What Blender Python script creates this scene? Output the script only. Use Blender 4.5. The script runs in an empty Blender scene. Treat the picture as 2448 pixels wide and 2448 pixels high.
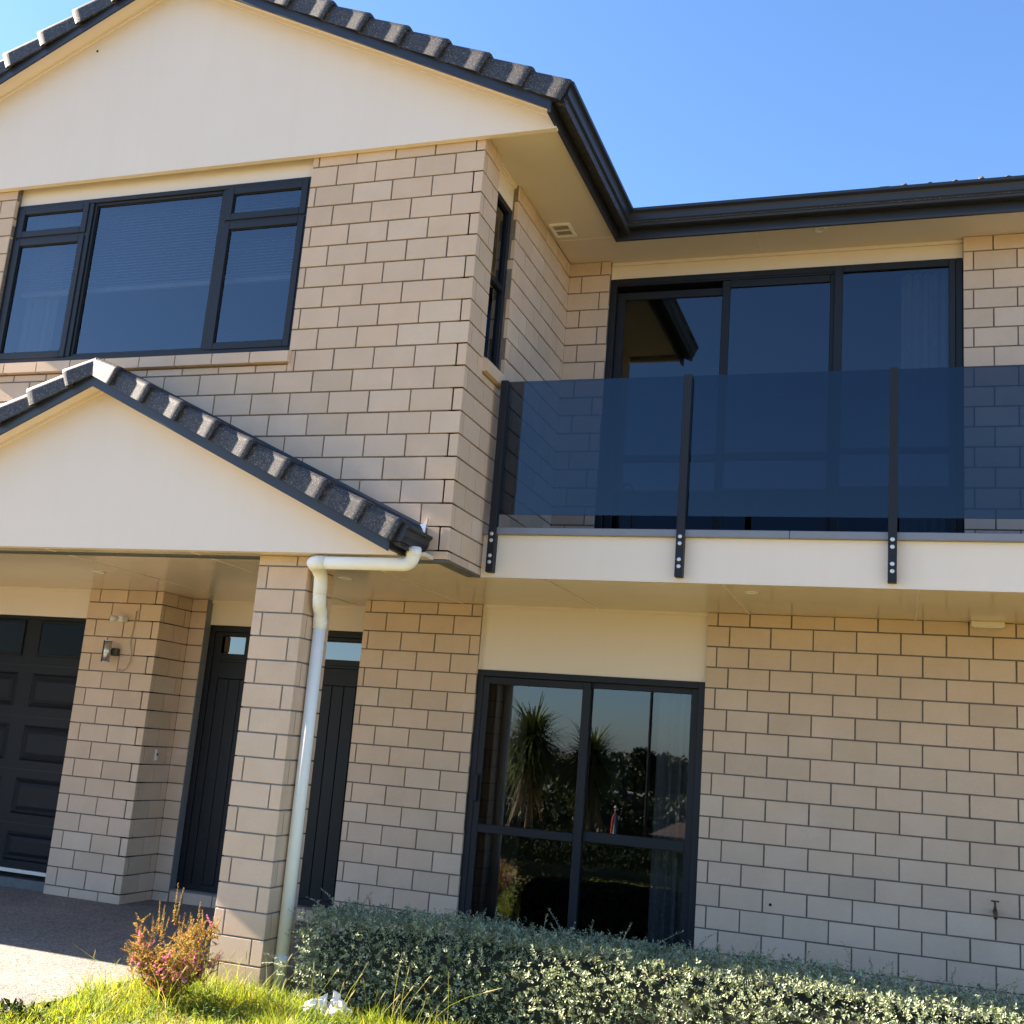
import bpy, math, random
import numpy as np
from mathutils import Matrix, Vector

random.seed(7)
RNG = np.random.default_rng(11)
SC = bpy.context.scene
COL = SC.collection

# ------------------------------------------------------------------ camera
CAM_LOC = Vector((2.63264, -6.24492, -1.15001))
CR = Vector((0.94390371, 0.32053692, 0.07938432))
CU = Vector((-0.00712424, -0.22057498, 0.975344))
CF = Vector((-0.33014395, 0.92119638, 0.20591796))
FPX = 2680.13          # focal length in pixels of a 2448 px wide frame
cam = bpy.data.cameras.new('camera')
cam.sensor_width = 36.0
cam.lens = FPX / 2448.0 * 36.0
cam.clip_start = 0.05
cam.clip_end = 3000
cam_o = bpy.data.objects.new('camera', cam)
COL.objects.link(cam_o)
cam_o.matrix_world = Matrix(((CR.x, CU.x, -CF.x, CAM_LOC.x), (CR.y, CU.y, -CF.y, CAM_LOC.y), (CR.z, CU.z, -CF.z, CAM_LOC.z), (0, 0, 0, 1)))
SC.camera = cam_o

# ------------------------------------------------------------------ world, sun, exposure
TO_SUN = Vector((-1.0, -0.045, 0.57)).normalized()
SUN_EL = math.asin(TO_SUN.z)
SUN_AZ = math.atan2(TO_SUN.x, TO_SUN.y)
world = bpy.data.worlds.new('World')
SC.world = world
world.use_nodes = True
wnt = world.node_tree
sky = wnt.nodes.new('ShaderNodeTexSky')
sky.sky_type = 'NISHITA'
sky.sun_disc = False
sky.sun_elevation = SUN_EL
sky.sun_rotation = SUN_AZ
sky.air_density = 1.0
sky.dust_density = 0.6
sky.ozone_density = 7.0
sky.altitude = 50
wnt.links.new(sky.outputs[0], wnt.nodes['Background'].inputs[0])
wnt.nodes['Background'].inputs[1].default_value = 0.05
sun = bpy.data.lights.new('sun', 'SUN')
sun.energy = 5.0
sun.angle = math.radians(0.53)
sun.color = (1.0, 0.86, 0.70)
sun_o = bpy.data.objects.new('sun', sun)
COL.objects.link(sun_o)
sun_o.location = (-12, 0, 12)
sun_o.rotation_euler = TO_SUN.to_track_quat('Z', 'Y').to_euler()
SC.view_settings.view_transform = 'Standard'
SC.view_settings.look = 'None'
SC.view_settings.gamma = 1.0
SC.view_settings.use_curve_mapping = False
SC.view_settings.exposure = 2.82

# ------------------------------------------------------------------ materials
class NT:
    def __init__(s, name):
        s.m = bpy.data.materials.new(name); s.m.use_nodes = True
        s.t = s.m.node_tree; s.t.nodes.clear()
        s.out = s.n('ShaderNodeOutputMaterial')
    def n(s, typ, **kw):
        nd = s.t.nodes.new(typ)
        for k, v in kw.items(): setattr(nd, k, v)
        return nd
    def l(s, a, b): s.t.links.new(a, b)
    def val(s, node, **kw):
        for k, v in kw.items(): node.inputs[k.replace('_', ' ')].default_value = v
        return node
    def noise(s, scale, detail=4, rough=.55, vec=None):
        nd = s.n('ShaderNodeTexNoise'); nd.inputs['Scale'].default_value = scale
        nd.inputs['Detail'].default_value = detail; nd.inputs['Roughness'].default_value = rough
        if vec is not None: s.l(vec, nd.inputs['Vector'])
        return nd.outputs['Fac']
    def ramp(s, fac, stops):
        nd = s.n('ShaderNodeValToRGB'); e = nd.color_ramp.elements
        while len(e) < len(stops): e.new(.5)
        for el, (p, c) in zip(e, stops):
            el.position = p; el.color = (c[0], c[1], c[2], 1) if hasattr(c, '__len__') else (c, c, c, 1)
        s.l(fac, nd.inputs['Fac']); return nd.outputs['Color']
    def mix(s, fac, a, b, blend='MIX'):
        nd = s.n('ShaderNodeMix', data_type='RGBA', blend_type=blend)
        for sock, v in ((nd.inputs[0], fac), (nd.inputs[6], a), (nd.inputs[7], b)):
            if hasattr(v, 'is_linked'): s.l(v, sock)
            elif hasattr(v, '__len__'): sock.default_value = (v[0], v[1], v[2], 1)
            else: sock.default_value = v
        return nd.outputs[2]
    def math(s, op, a, b=None):
        nd = s.n('ShaderNodeMath', operation=op)
        for i, v in enumerate((a, b)):
            if v is None: continue
            if hasattr(v, 'is_linked'): s.l(v, nd.inputs[i])
            else: nd.inputs[i].default_value = v
        return nd.outputs[0]
    def bump(s, h, strength, dist=.002):
        nd = s.n('ShaderNodeBump'); nd.inputs['Strength'].default_value = strength; nd.inputs['Distance'].default_value = dist
        s.l(h, nd.inputs['Height']); return nd.outputs['Normal']
    def pos(s): return s.n('ShaderNodeNewGeometry').outputs['Position']
    def principled(s, color, rough=.5, normal=None, **kw):
        p = s.n('ShaderNodeBsdfPrincipled')
        for sock, v in ((p.inputs['Base Color'], color), (p.inputs['Roughness'], rough)):
            if hasattr(v, 'is_linked'): s.l(v, sock)
            elif hasattr(v, '__len__'): sock.default_value = (v[0], v[1], v[2], 1)
            else: sock.default_value = v
        if normal is not None: s.l(normal, p.inputs['Normal'])
        for k, v in kw.items(): p.inputs[k.replace('_', ' ')].default_value = v
        s.l(p.outputs[0], s.out.inputs['Surface']); return p

def simple(name, c, rough=.5, var=.12, scale=6., bump=0., bscale=80., **kw):
    t = NT(name); P = t.pos()
    f = t.noise(scale, 5, .6, P)
    col = t.ramp(f, [(.25, [v * (1 - var) for v in c]), (.75, [min(v * (1 + var), .95) for v in c])])
    nrm = t.bump(t.noise(bscale, 3, .6, P), bump) if bump else None
    t.principled(col, rough, nrm, **kw)
    return t.m

def m_brick():
    t = NT('split_face_brick'); P = t.pos()
    r = t.math('FRACT', t.math('ADD', t.n('ShaderNodeObjectInfo').outputs['Random'], t.n('ShaderNodeNewGeometry').outputs['Random Per Island']))
    base = t.ramp(r, [(0, (.58, .432, .312)), (.2, (.64, .475, .343)), (.45, (.67, .490, .355)), (.7, (.625, .468, .342)), (.85, (.655, .487, .36)), (1, (.675, .52, .39))])
    fine = t.ramp(t.noise(260, 3, .7, P), [(.3, (.90, .89, .88)), (.7, (1.06, 1.05, 1.05))])
    c = t.mix(1.0, base, fine, 'MULTIPLY')
    blot = t.ramp(t.noise(3.2, 5, .62, P), [(.3, (.93, .92, .90)), (.7, (1.05, 1.05, 1.05))])
    c = t.mix(1.0, c, blot, 'MULTIPLY')
    white = t.ramp(t.noise(1.9, 6, .72, P), [(.60, 0.0), (.74, .6)])
    c = t.mix(t.math('MULTIPLY', white, .5), c, (.66, .64, .60))
    dark = t.ramp(t.noise(55, 2, .5, P), [(.72, 0.0), (.80, .6)])
    c = t.mix(t.math('MULTIPLY', dark, .35), c, (.20, .16, .13))
    n = t.bump(t.noise(330, 4, .7, P), .28, .002)
    t.principled(c, .92, n, Specular_IOR_Level=.25)
    return t.m

def m_tile():
    t = NT('charcoal_textured_tile'); P = t.pos()
    g = t.noise(210, 4, .75, P)
    v = t.n('ShaderNodeTexVoronoi'); v.inputs['Scale'].default_value = 170; t.l(P, v.inputs['Vector'])
    c = t.ramp(v.outputs['Color'], [(.15, (.014, .015, .019)), (.55, (.030, .031, .037)), (.8, (.085, .075, .07)), (.93, (.22, .18, .155))])  # palest specks put the sun glitter of the granules into the colour
    n = t.bump(t.math('ADD', g, v.outputs['Distance']), .35, .0015)
    t.principled(c, .55, n, Specular_IOR_Level=.4)
    return t.m

def m_drive():
    t = NT('exposed_aggregate'); P = t.pos()
    v = t.n('ShaderNodeTexVoronoi'); v.inputs['Scale'].default_value = 95; t.l(P, v.inputs['Vector'])
    sp = t.ramp(v.outputs['Color'], [(.0, (.04, .038, .037)), (.28, (.145, .135, .122)), (.6, (.215, .198, .178)), (1, (.33, .31, .28))])
    big = t.ramp(t.noise(1.4, 5, .6, P), [(.3, (.80, .80, .80)), (.7, (1.05, 1.04, 1.02))])
    c = t.mix(1.0, sp, big, 'MULTIPLY')
    n = t.bump(v.outputs['Distance'], .8, .004)
    t.principled(c, .85, n, Specular_IOR_Level=.3)
    return t.m

def m_ground():
    t = NT('lawn_soil'); P = t.pos()
    c = t.ramp(t.noise(4.0, 6, .65, P), [(.3, (.13, .105, .04)), (.55, (.23, .19, .07)), (.75, (.28, .22, .12))])
    t.principled(c, .95, t.bump(t.noise(40, 4, .7, P), .8, .02), Specular_IOR_Level=.1)
    return t.m

def m_leaf(name, cols, rough=.5, trans=.35, tint=(1.0, 1.0, .6), per='island', spec=.3, patch=False):
    t = NT(name)
    r = t.n('ShaderNodeNewGeometry').outputs['Random Per Island']
    c = t.ramp(r, cols)
    if patch: c = t.mix(1.0, c, t.ramp(t.noise(3.5, 4, .6, t.pos()), [(.32, (.55, .72, .7)), (.52, (1, 1, 1)), (.70, (1.25, 1.05, .95))]), 'MULTIPLY')
    p = t.n('ShaderNodeBsdfPrincipled'); t.l(c, p.inputs['Base Color']); p.inputs['Roughness'].default_value = rough
    p.inputs['Specular IOR Level'].default_value = spec
    tr = t.n('ShaderNodeBsdfTranslucent'); t.l(t.mix(1.0, c, tint, 'MULTIPLY'), tr.inputs['Color'])
    mx = t.n('ShaderNodeMixShader'); mx.inputs[0].default_value = trans
    t.l(p.outputs[0], mx.inputs[1]); t.l(tr.outputs[0], mx.inputs[2]); t.l(mx.outputs[0], t.out.inputs['Surface'])
    return t.m

def m_glass(name, tint, ior, rough=0.0, refl=(1, 1, 1)):
    t = NT(name)
    f = t.n('ShaderNodeFresnel'); f.inputs['IOR'].default_value = ior
    tr = t.n('ShaderNodeBsdfTransparent'); tr.inputs['Color'].default_value = (*tint, 1)
    gl = t.n('ShaderNodeBsdfGlossy'); gl.inputs['Roughness'].default_value = rough; gl.inputs['Color'].default_value = (*refl, 1)
    front = t.math('SUBTRACT', 1.0, t.n('ShaderNodeNewGeometry').outputs['Backfacing'])     # mirror only at the outer face: no refraction is modelled
    mx = t.n('ShaderNodeMixShader'); t.l(t.math('MULTIPLY', f.outputs[0], front), mx.inputs[0]); t.l(tr.outputs[0], mx.inputs[1]); t.l(gl.outputs[0], mx.inputs[2])
    t.l(mx.outputs[0], t.out.inputs['Surface'])
    return t.m

M = {}
M['brick'] = m_brick()
M['mortar'] = simple('raked_grey_mortar', (.185, .152, .125), .95, .25, 30, .5, 200)
M['mortar_pale'] = simple('pale_grey_mortar', (.20, .195, .19), .95, .15, 30, .5, 200)
M['cream'] = simple('cream_painted_board', (.79, .675, .575), .62, .035, 1.6, .10, 160)
def m_cream():
    t = NT('cream_painted_board'); P = t.pos()
    mp = t.n('ShaderNodeMapping'); mp.inputs['Scale'].default_value = (7., 7., .55); t.l(P, mp.inputs['Vector'])
    c = t.ramp(t.noise(1.6, 5, .6, P), [(.25, (.785, .672, .568)), (.75, (.81, .692, .588))])
    c = t.mix(1.0, c, t.ramp(t.noise(1.3, 5, .65, mp.outputs[0]), [(.30, (.985, .98, .972)), (.52, (1, 1, 1))]), 'MULTIPLY')
    n = t.bump(t.noise(140, 4, .65, P), .16, .002)
    t.principled(c, .62, n, Specular_IOR_Level=.35)
    return t.m
M['cream'] = m_cream()
M['soffit'] = simple('cream_semi_gloss_soffit', (.73, .63, .50), .16, .03, 3, .04, 60, Specular_IOR_Level=.5)
M['soffit_matt'] = simple('cream_matt_soffit', (.70, .60, .48), .6, .03, 3, .04, 60)
M['tile'] = m_tile()
M['navy'] = simple('dark_ironsand_colour_steel', (.020, .022, .031), .42, .12, 5, .04, 40)
M['alu'] = simple('powder_coated_dark_aluminium', (.0095, .0105, .0145), .5, .10, 20, .05, 300, Specular_IOR_Level=.35)
M['alu_black'] = simple('black_rubber_seal', (.006, .006, .008), .6, .1)
M['door'] = simple('charcoal_painted_door', (.009, .010, .0115), .5, .15, 12, .12, 90, Specular_IOR_Level=.3)
M['garage'] = simple('charcoal_woodgrain_steel', (.0075, .0085, .0115), .55, .2, 14, .25, 120, Specular_IOR_Level=.25)
M['steel_grey'] = simple('galvanised_lintel_steel', (.13, .14, .14), .55, .25, 14, .1, 60, Metallic=.3)
M['capping'] = simple('grey_blue_capping_metal', (.20, .205, .235), .38, .06, 9)
M['pvc'] = simple('white_pvc_pipe', (.90, .87, .80), .9, .03, 8, Specular_IOR_Level=.1)
M['white'] = simple('white_plastic', (.70, .70, .68), .4, .04, 20)
M['stainless'] = simple('brushed_stainless', (.55, .53, .50), .3, .08, 60, Metallic=.9)
M['bolt'] = simple('zinc_bolt', (.62, .63, .65), .35, .05, 60, Metallic=.6)
M['drive'] = m_drive()
M['ground'] = m_ground()
M['porch_floor'] = M['drive']
M['room'] = simple('unlit_room_shell', (.05, .045, .04), .9, .1)  # near-black walls paint in the rooms' lack of light
M['curtain'] = simple('pale_lined_curtain', (.42, .40, .37), .9, .08, 30)
M['curtain_dark'] = simple('brown_curtain', (.11, .085, .06), .9, .08, 30)
M['blind'] = simple('pale_blind_slats', (.34, .34, .35), .6, .04)
M['brass'] = simple('weathered_brass', (.09, .075, .05), .5, .2, 60, Metallic=.5)
M['black'] = simple('black_plastic', (.008, .008, .009), .4, .1)
M['hole'] = simple('dark_opening', (.004, .004, .004), .9, .1)
M['cable'] = simple('beige_cable', (.42, .36, .27), .6, .05)
M['glass'] = m_glass('window_glass', (.58, .60, .62), 1.9, refl=(.86, .93, 1.0))
M['glass_deep'] = m_glass('deep_blue_door_glass', (.52, .55, .60), 1.75, refl=(.80, .90, 1.0))
M['glass_bal'] = m_glass('grey_tinted_balustrade_glass', (.34, .37, .41), 1.55, refl=(.70, .84, 1.0))
M['glass_dark'] = m_glass('dark_pane', (.10, .10, .10), 1.16)
M['glass_sky'] = m_glass('sky_mirroring_pane', (.05, .05, .06), 2.5)
M['hedge_leaf'] = m_leaf('silver_green_leaf', [(0, (.13, .085, .04)), (.03, (.15, .11, .05)), (.045, (.13, .165, .085)), (.35, (.22, .265, .155)), (.7, (.34, .385, .245)), (1, (.47, .50, .345))], .6, .3, (1, 1, .7))
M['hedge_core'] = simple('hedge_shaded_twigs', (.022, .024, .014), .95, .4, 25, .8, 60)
M['twig'] = simple('silver_twig', (.22, .25, .20), .8, .2, 40)
M['brown_twig'] = simple('brown_twig', (.10, .07, .045), .85, .2, 40)
M['grass'] = m_leaf('grass_blade', [(0, (.13, .18, .02)), (.35, (.22, .27, .03)), (.7, (.31, .35, .05)), (.9, (.40, .38, .10)), (1, (.46, .41, .19))], .5, .5, (1.15, 1.15, .45), patch=True)
M['straw'] = m_leaf('dry_seed_head', [(0, (.30, .30, .12)), (1, (.48, .42, .22))], .7, .4, (1, 1, .7))
M['shrub_leaf'] = m_leaf('heather_leaf', [(0, (.16, .16, .03)), (.3, (.30, .26, .05)), (.5, (.42, .30, .07)), (.75, (.52, .26, .07)), (.92, (.50, .18, .06)), (1, (.36, .12, .09))], .6, .4, (1, .95, .6))
M['flower'] = m_leaf('pink_flower', [(0, (.60, .16, .34)), (1, (.75, .30, .50))], .6, .4, (1, .8, .9))
M['dandelion'] = m_leaf('yellow_flower', [(0, (.75, .42, .02)), (1, (.80, .55, .03))], .6, .3, (1, 1, .6))
M['dark_leaf'] = m_leaf('dark_and_shaded_leaf', [(0, (.010, .020, .007)), (1, (.022, .036, .012))], .8, .1, spec=.1)  # shade over the leafy plant is put into this green
M['weed_leaf'] = m_leaf('weed_leaf', [(0, (.10, .17, .03)), (1, (.20, .27, .06))], .5, .4, (1.1, 1.1, .5))
M['palm_leaf'] = m_leaf('strap_leaf', [(0, (.05, .075, .018)), (.6, (.10, .13, .03)), (1, (.20, .20, .06))], .4, .2)
M['dead_leaf'] = m_leaf('dry_strap_leaf', [(0, (.17, .13, .07)), (1, (.27, .21, .12))], .7, .2)
M['bark'] = simple('grey_bark', (.16, .13, .10), .95, .25, 18, .8, 40)
M['tree_leaf'] = m_leaf('distant_leaf', [(0, (.012, .022, .008)), (1, (.035, .05, .016))], .6, .15)
M['pasture'] = simple('pasture', (.17, .145, .06), .95, .3, .2)
M['far_wall'] = simple('grey_cladding', (.13, .12, .12), .8, .1)
M['far_roof'] = simple('pale_metal_roof', (.34, .35, .36), .5, .08)
M['brown_roof'] = simple('brown_roof_tile', (.085, .055, .04), .7, .25, 8)
M['timber'] = simple('dark_edging', (.06, .05, .042), .9, .3, 20, .4, 60)  # even dark brown tone for the drive edging
M['plastic_bag'] = m_leaf('white_plastic_film', [(0, (.62, .62, .64)), (1, (.74, .74, .75))], .35, .3, (1, 1, 1))
M['red'] = simple('red_canvas', (.45, .03, .03), .8, .05)
M['blue'] = simple('blue_canvas', (.03, .08, .25), .8, .05)
M['offwhite'] = simple('white_canvas', (.62, .60, .55), .8, .05)

# ------------------------------------------------------------------ mesh building
class MB:
    def __init__(s): s.v = []; s.f = []
    def add(s, v, f):
        b = len(s.v); s.v += [tuple(p) for p in v]; s.f += [tuple(i + b for i in q) for q in f]
        return s
    def box(s, x0, x1, y0, y1, z0, z1, b=0.0):
        if x1 < x0: x0, x1 = x1, x0
        if y1 < y0: y0, y1 = y1, y0
        if z1 < z0: z0, z1 = z1, z0
        if b <= 0:
            v = [(x, y, z) for z in (z0, z1) for y in (y0, y1) for x in (x0, x1)]
            return s.add(v, [(0, 2, 3, 1), (4, 5, 7, 6), (0, 1, 5, 4), (2, 6, 7, 3), (0, 4, 6, 2), (1, 3, 7, 5)])
        b = min(b, (x1 - x0) * .45, (y1 - y0) * .45, (z1 - z0) * .45)
        X, Y, Z = (x0, x1), (y0, y1), (z0, z1)
        v, idx = [], {}
        for i in (0, 1):
            for j in (0, 1):
                for k in (0, 1):
                    sx, sy, sz = (1, -1)[i], (1, -1)[j], (1, -1)[k]
                    for a in range(3):
                        p = [X[i] + sx * b, Y[j] + sy * b, Z[k] + sz * b]
                        p[a] = (X[i], Y[j], Z[k])[a]
                        idx[i, j, k, a] = len(v); v.append(tuple(p))
        f = []
        for i in (0, 1):
            q = [idx[i, 0, 0, 0], idx[i, 1, 0, 0], idx[i, 1, 1, 0], idx[i, 0, 1, 0]]; f.append(q if i else q[::-1])
            q = [idx[0, i, 0, 1], idx[0, i, 1, 1], idx[1, i, 1, 1], idx[1, i, 0, 1]]; f.append(q if i else q[::-1])
            q = [idx[0, 0, i, 2], idx[1, 0, i, 2], idx[1, 1, i, 2], idx[0, 1, i, 2]]; f.append(q if i else q[::-1])
        for i in (0, 1):
            for j in (0, 1):
                q = [idx[i, j, 0, 0], idx[i, j, 1, 0], idx[i, j, 1, 1], idx[i, j, 0, 1]]; f.append(q if i == j else q[::-1])
                q = [idx[i, 0, j, 0], idx[i, 0, j, 2], idx[i, 1, j, 2], idx[i, 1, j, 0]]; f.append(q if i == j else q[::-1])
                q = [idx[0, i, j, 1], idx[1, i, j, 1], idx[1, i, j, 2], idx[0, i, j, 2]]; f.append(q if i == j else q[::-1])
                for k in (0, 1):
                    q = [idx[i, j, k, 0], idx[i, j, k, 1], idx[i, j, k, 2]]; f.append(q if (i + j + k) % 2 else q[::-1])
        return s.add(v, f)
    def prism(s, poly, d0, d1, axis='y'):
        """poly: 2-D points; axis y: points are (x,z); axis x: (y,z); axis z: (x,y)."""
        n = len(poly)
        def P(p, d): return {'y': (p[0], d, p[1]), 'x': (d, p[0], p[1]), 'z': (p[0], p[1], d)}[axis]
        v = [P(p, d0) for p in poly] + [P(p, d1) for p in poly]
        f = [tuple(range(n)), tuple(range(2 * n - 1, n - 1, -1))] + [(i, n + i, n + (i + 1) % n, (i + 1) % n) for i in range(n)]
        return s.add(v, f)
    def tube(s, pts, r, n=12, cap=True):
        pts = [Vector(p) for p in pts]; rs = r if hasattr(r, '__len__') else [r] * len(pts)
        v, f = [], []
        up = None
        for i, p in enumerate(pts):
            t = (pts[min(i + 1, len(pts) - 1)] - pts[max(i - 1, 0)]).normalized()
            if up is None: up = Vector((0, 0, 1)) if abs(t.z) < .9 else Vector((1, 0, 0))
            a = t.cross(up).normalized(); b = a.cross(t).normalized(); up = b
            for k in range(n):
                w = 2 * math.pi * k / n
                v.append(p + (a * math.cos(w) + b * math.sin(w)) * rs[i])
        for i in range(len(pts) - 1):
            for k in range(n):
                f.append((i * n + k, i * n + (k + 1) % n, (i + 1) * n + (k + 1) % n, (i + 1) * n + k))
        if cap:
            f.append(tuple(range(n))[::-1]); f.append(tuple((len(pts) - 1) * n + k for k in range(n)))
        return s.add(v, f)
    def build(s, name, mat, parent=None, smooth=False, **props):
        me = bpy.data.meshes.new(name)
        me.from_pydata(s.v, [], s.f)
        me.materials.append(mat)
        if smooth:
            for p in me.polygons: p.use_smooth = True
        return link(name, me, parent, **props)

def fix_normals(o):
    import bmesh
    bm = bmesh.new(); bm.from_mesh(o.data); bmesh.ops.recalc_face_normals(bm, faces=bm.faces); bm.to_mesh(o.data); bm.free()
    return o

BASE = {}
def link(name, me, parent=None, **props):
    o = bpy.data.objects.new(name, me); COL.objects.link(o)
    if parent is not None:
        o.parent = parent
        o.matrix_parent_inverse = Matrix.Translation(BASE.get(parent.name, Vector())).inverted()
    for k, v in props.items(): o[k] = v
    return o

def thing(name, label, cat, loc, group=None):
    o = bpy.data.objects.new(name, None); COL.objects.link(o); o.location = loc
    o.empty_display_size = .2
    BASE[o.name] = Vector(loc)
    o['label'] = label; o['category'] = cat
    if group: o['group'] = group
    return o

def tag(o, label, cat, group=None):
    o['label'] = label; o['category'] = cat
    if group: o['group'] = group
    return o

def np_mesh(name, V, F, mat, parent=None, **props):
    """V (n,3), F (m,k) constant polygon size."""
    me = bpy.data.meshes.new(name)
    V = np.asarray(V, dtype=np.float32); F = np.asarray(F, dtype=np.int32)
    k = F.shape[1]
    me.vertices.add(len(V)); me.vertices.foreach_set('co', V.ravel())
    me.loops.add(F.size); me.loops.foreach_set('vertex_index', F.ravel())
    me.polygons.add(len(F)); me.polygons.foreach_set('loop_start', np.arange(0, F.size, k, dtype=np.int32))
    me.polygons.foreach_set('loop_total', np.full(len(F), k, dtype=np.int32))
    me.update(calc_edges=True); me.materials.append(mat)
    return link(name, me, parent, **props)

GZ = -2.65        # level of the paving
H = .15           # brick course
L = .2941         # brick length with joint
JT = .0100        # joint width

# ================================================================== SETTING
def terrain():
    def gz(x, y):
        z = GZ - .035
        if y < -7.5: z -= min((-7.5 - y) * .13, 2.3)
        if y < -80: z += min((-80 - y) * .06, 3.6)
        return z
    ys = [200, 60, 12, 3, 0, -1.5, -3, -5, -7, -8, -9, -10, -12, -14, -17, -20, -25, -32, -40, -46, -55, -70, -90, -110, -140, -180, -400, -1500]
    xs = [-1500, -400, -150, -90, -60, -40, -25, -15, -10, -7, -4, -2, 0, 2, 4, 7, 10, 15, 25, 40, 60, 90, 150, 400, 1500]
    V = [(x, y, gz(x, y) + (random.uniform(-.3, .3) if y < -100 else 0)) for y in ys for x in xs]
    n = len(xs)
    F = [(j * n + i, (j + 1) * n + i, (j + 1) * n + i + 1, j * n + i + 1) for j in range(len(ys) - 1) for i in range(n - 1)]
    o = np_mesh('ground', V, F, M['ground'], kind='structure')
    o.data.materials.append(M['pasture'])
    for p in o.data.polygons:
        if p.center.y < -12.5: p.material_index = 1
terrain()
MB().box(-9.5, -1.62, -1.36, 2.6, GZ - .12, GZ).box(-1.62, -.3, .16, 2.6, GZ - .12, GZ).build('driveway', M['drive'], kind='structure')

# ================================================================== HOUSE
house = thing('house', 'two storey beige block house with cream gables and dark tiled roof', 'house', (-.5, 2.0, GZ))

BRICKS = []     # every brick of the house: (wall, origin, rotation, width, height)
def proj(p):
    d = Vector(p) - CAM_LOC; z = d.dot(CF)
    return (1224 + FPX * d.dot(CR) / z, 1224 - FPX * d.dot(CU) / z) if z > .1 else (-9999, -9999)

def brick_wall(plane, face, u0, u1, zs, joints, holes=(), back=.10, mortar='mortar', shell=None, inset0=0., inset1=0., label=None, bd=.03):
    """face: '-y' (u = x), '+x' (u = y), '-x' (u = y). zs: course levels from the top. joints(row) -> offsets."""
    mb = MB()
    gap = .009
    def bx(a, b, z0, z1):
        if a == u0 and inset0: a += .009
        if b == u1 and inset1: b -= .009
        if face == '-y': mb.box(a, b, plane + gap, plane + back, z0, z1)
        elif face == '+x': mb.box(plane - back, plane - gap, a, b, z0, z1)
        else: mb.box(plane + gap, plane + back, a, b, z0, z1)
    # backing split round the openings
    hs = [h for h in holes if h[1] > u0 and h[0] < u1]
    cuts = sorted({zs[0], zs[-1]} | {min(max(z, zs[-1]), zs[0]) for h in hs for z in h[2:]})
    for za, zb in zip(cuts, cuts[1:]):
        if zb - za < 1e-6: continue
        zm = (za + zb) / 2; a = u0
        for h in sorted(h for h in hs if h[2] < zm < h[3]):
            if h[0] > a: bx(a, h[0], za, zb)
            a = max(a, h[1])
        if a < u1: bx(a, u1, za, zb)
    w = mb.build('brick_wall', M[mortar], house)
    if label: w['label'] = label
    for r in range(len(zs) - 1):
        z1, z0 = zs[r], zs[r + 1]
        js = sorted({u0, u1} | {j for j in joints(r) if u0 + .012 < j < u1 - .012})
        for a, b in zip(js, js[1:]):
            segs = [(a, b, z0, z1)]
            for h in hs:
                out = []
                for (p, q, c, d) in segs:
                    if h[2] >= d - .004 or h[3] <= c + .004 or h[0] >= q or h[1] <= p: out.append((p, q, c, d)); continue
                    if h[0] - p > .012: out.append((p, h[0], c, d))
                    if q - h[1] > .012: out.append((h[1], q, c, d))
                    p2, q2 = max(p, h[0]), min(q, h[1])
                    if c < h[2] - .02: out.append((p2, q2, c, h[2]))
                    if d > h[3] + .02: out.append((p2, q2, h[3], d))
                segs = out
            for (p, q, c, d) in segs:
                pl = inset0 if p == u0 else (0. if any(abs(p - h[1]) < 1e-6 for h in hs) else JT / 2)
                qr = inset1 if q == u1 else (0. if any(abs(q - h[0]) < 1e-6 for h in hs) else JT / 2)
                top = JT / 2; bot = JT / 2
                ww, hh = q - qr - p - pl, d - c - top - bot
                if ww < .012 or hh < .012: continue
                BRICKS.append((w, face, plane, p + pl, c + bot, ww, hh, bd))
    return w

def off(first, step, n=60, sign=1): return [first + sign * step * i for i in range(-n, n)]
def alt(a, b): return lambda r: a if r % 2 == 0 else b

# --- upper front wall (y = 0, right corner x = 0)
zA = [2.79] + [2.7 - H * i for i in range(19)] + [-.058]
ja, jb = off(-.2055, -L), off(-.0655, -L)
brick_wall(0., '-y', -5.2, 0., zA, lambda r: jb if r % 2 == 0 else ja, holes=[(-3.885, -1.2905, 1.255, 2.9)], inset1=.0015, back=.09)
# --- side of the bay facing the balcony (x = 0)
brick_wall(0., '+x', 0., 2.0405, [2.82] + zA[1:], lambda r: off(.2055, L) if r % 2 == 0 else off(.0655, L), holes=[(.300, .712, 1.255, 2.9)], inset0=.0015, back=.09)
# --- balcony back wall (y = 2.04)
zC = [2.82] + [2.7 - H * i for i in range(18)]
brick_wall(2.04, '-y', 0.0, .346, zC, lambda r: off(.2655, L) if r % 2 == 0 else off(.1075, L), back=.12)
brick_wall(2.04, '-y', 3.033, 7.0, zC, lambda r: off(3.236, L) if r % 2 == 0 else off(3.101, L), back=.12)
# --- ground floor front wall either side of the sliding door (y = 1.9625)
zD0 = -.6073
zD = [-.058] + [zD0 - H * j for j in range(-3, 14)] + [GZ - .03]          # zs[1] is course -3
xDr, xDl = 1.2813, -.4916
def jDr(r):
    j = r - 3        # lower joint index of the row
    if j % 2: return [xDr + .073] + [xDr + .3033 + L * k for k in range(20)]
    return [xDr + .1608 + L * k for k in range(20)]
def jDl(r):
    j = r - 3
    return [xDl - (.082 if j % 2 else .228) - L * k for k in range(6)]
brick_wall(1.9625, '-y', xDr, 7.0, zD, jDr, back=.12)
brick_wall(1.9625, '-y', -1.5062, xDl, zD, jDl, back=.12)
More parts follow.
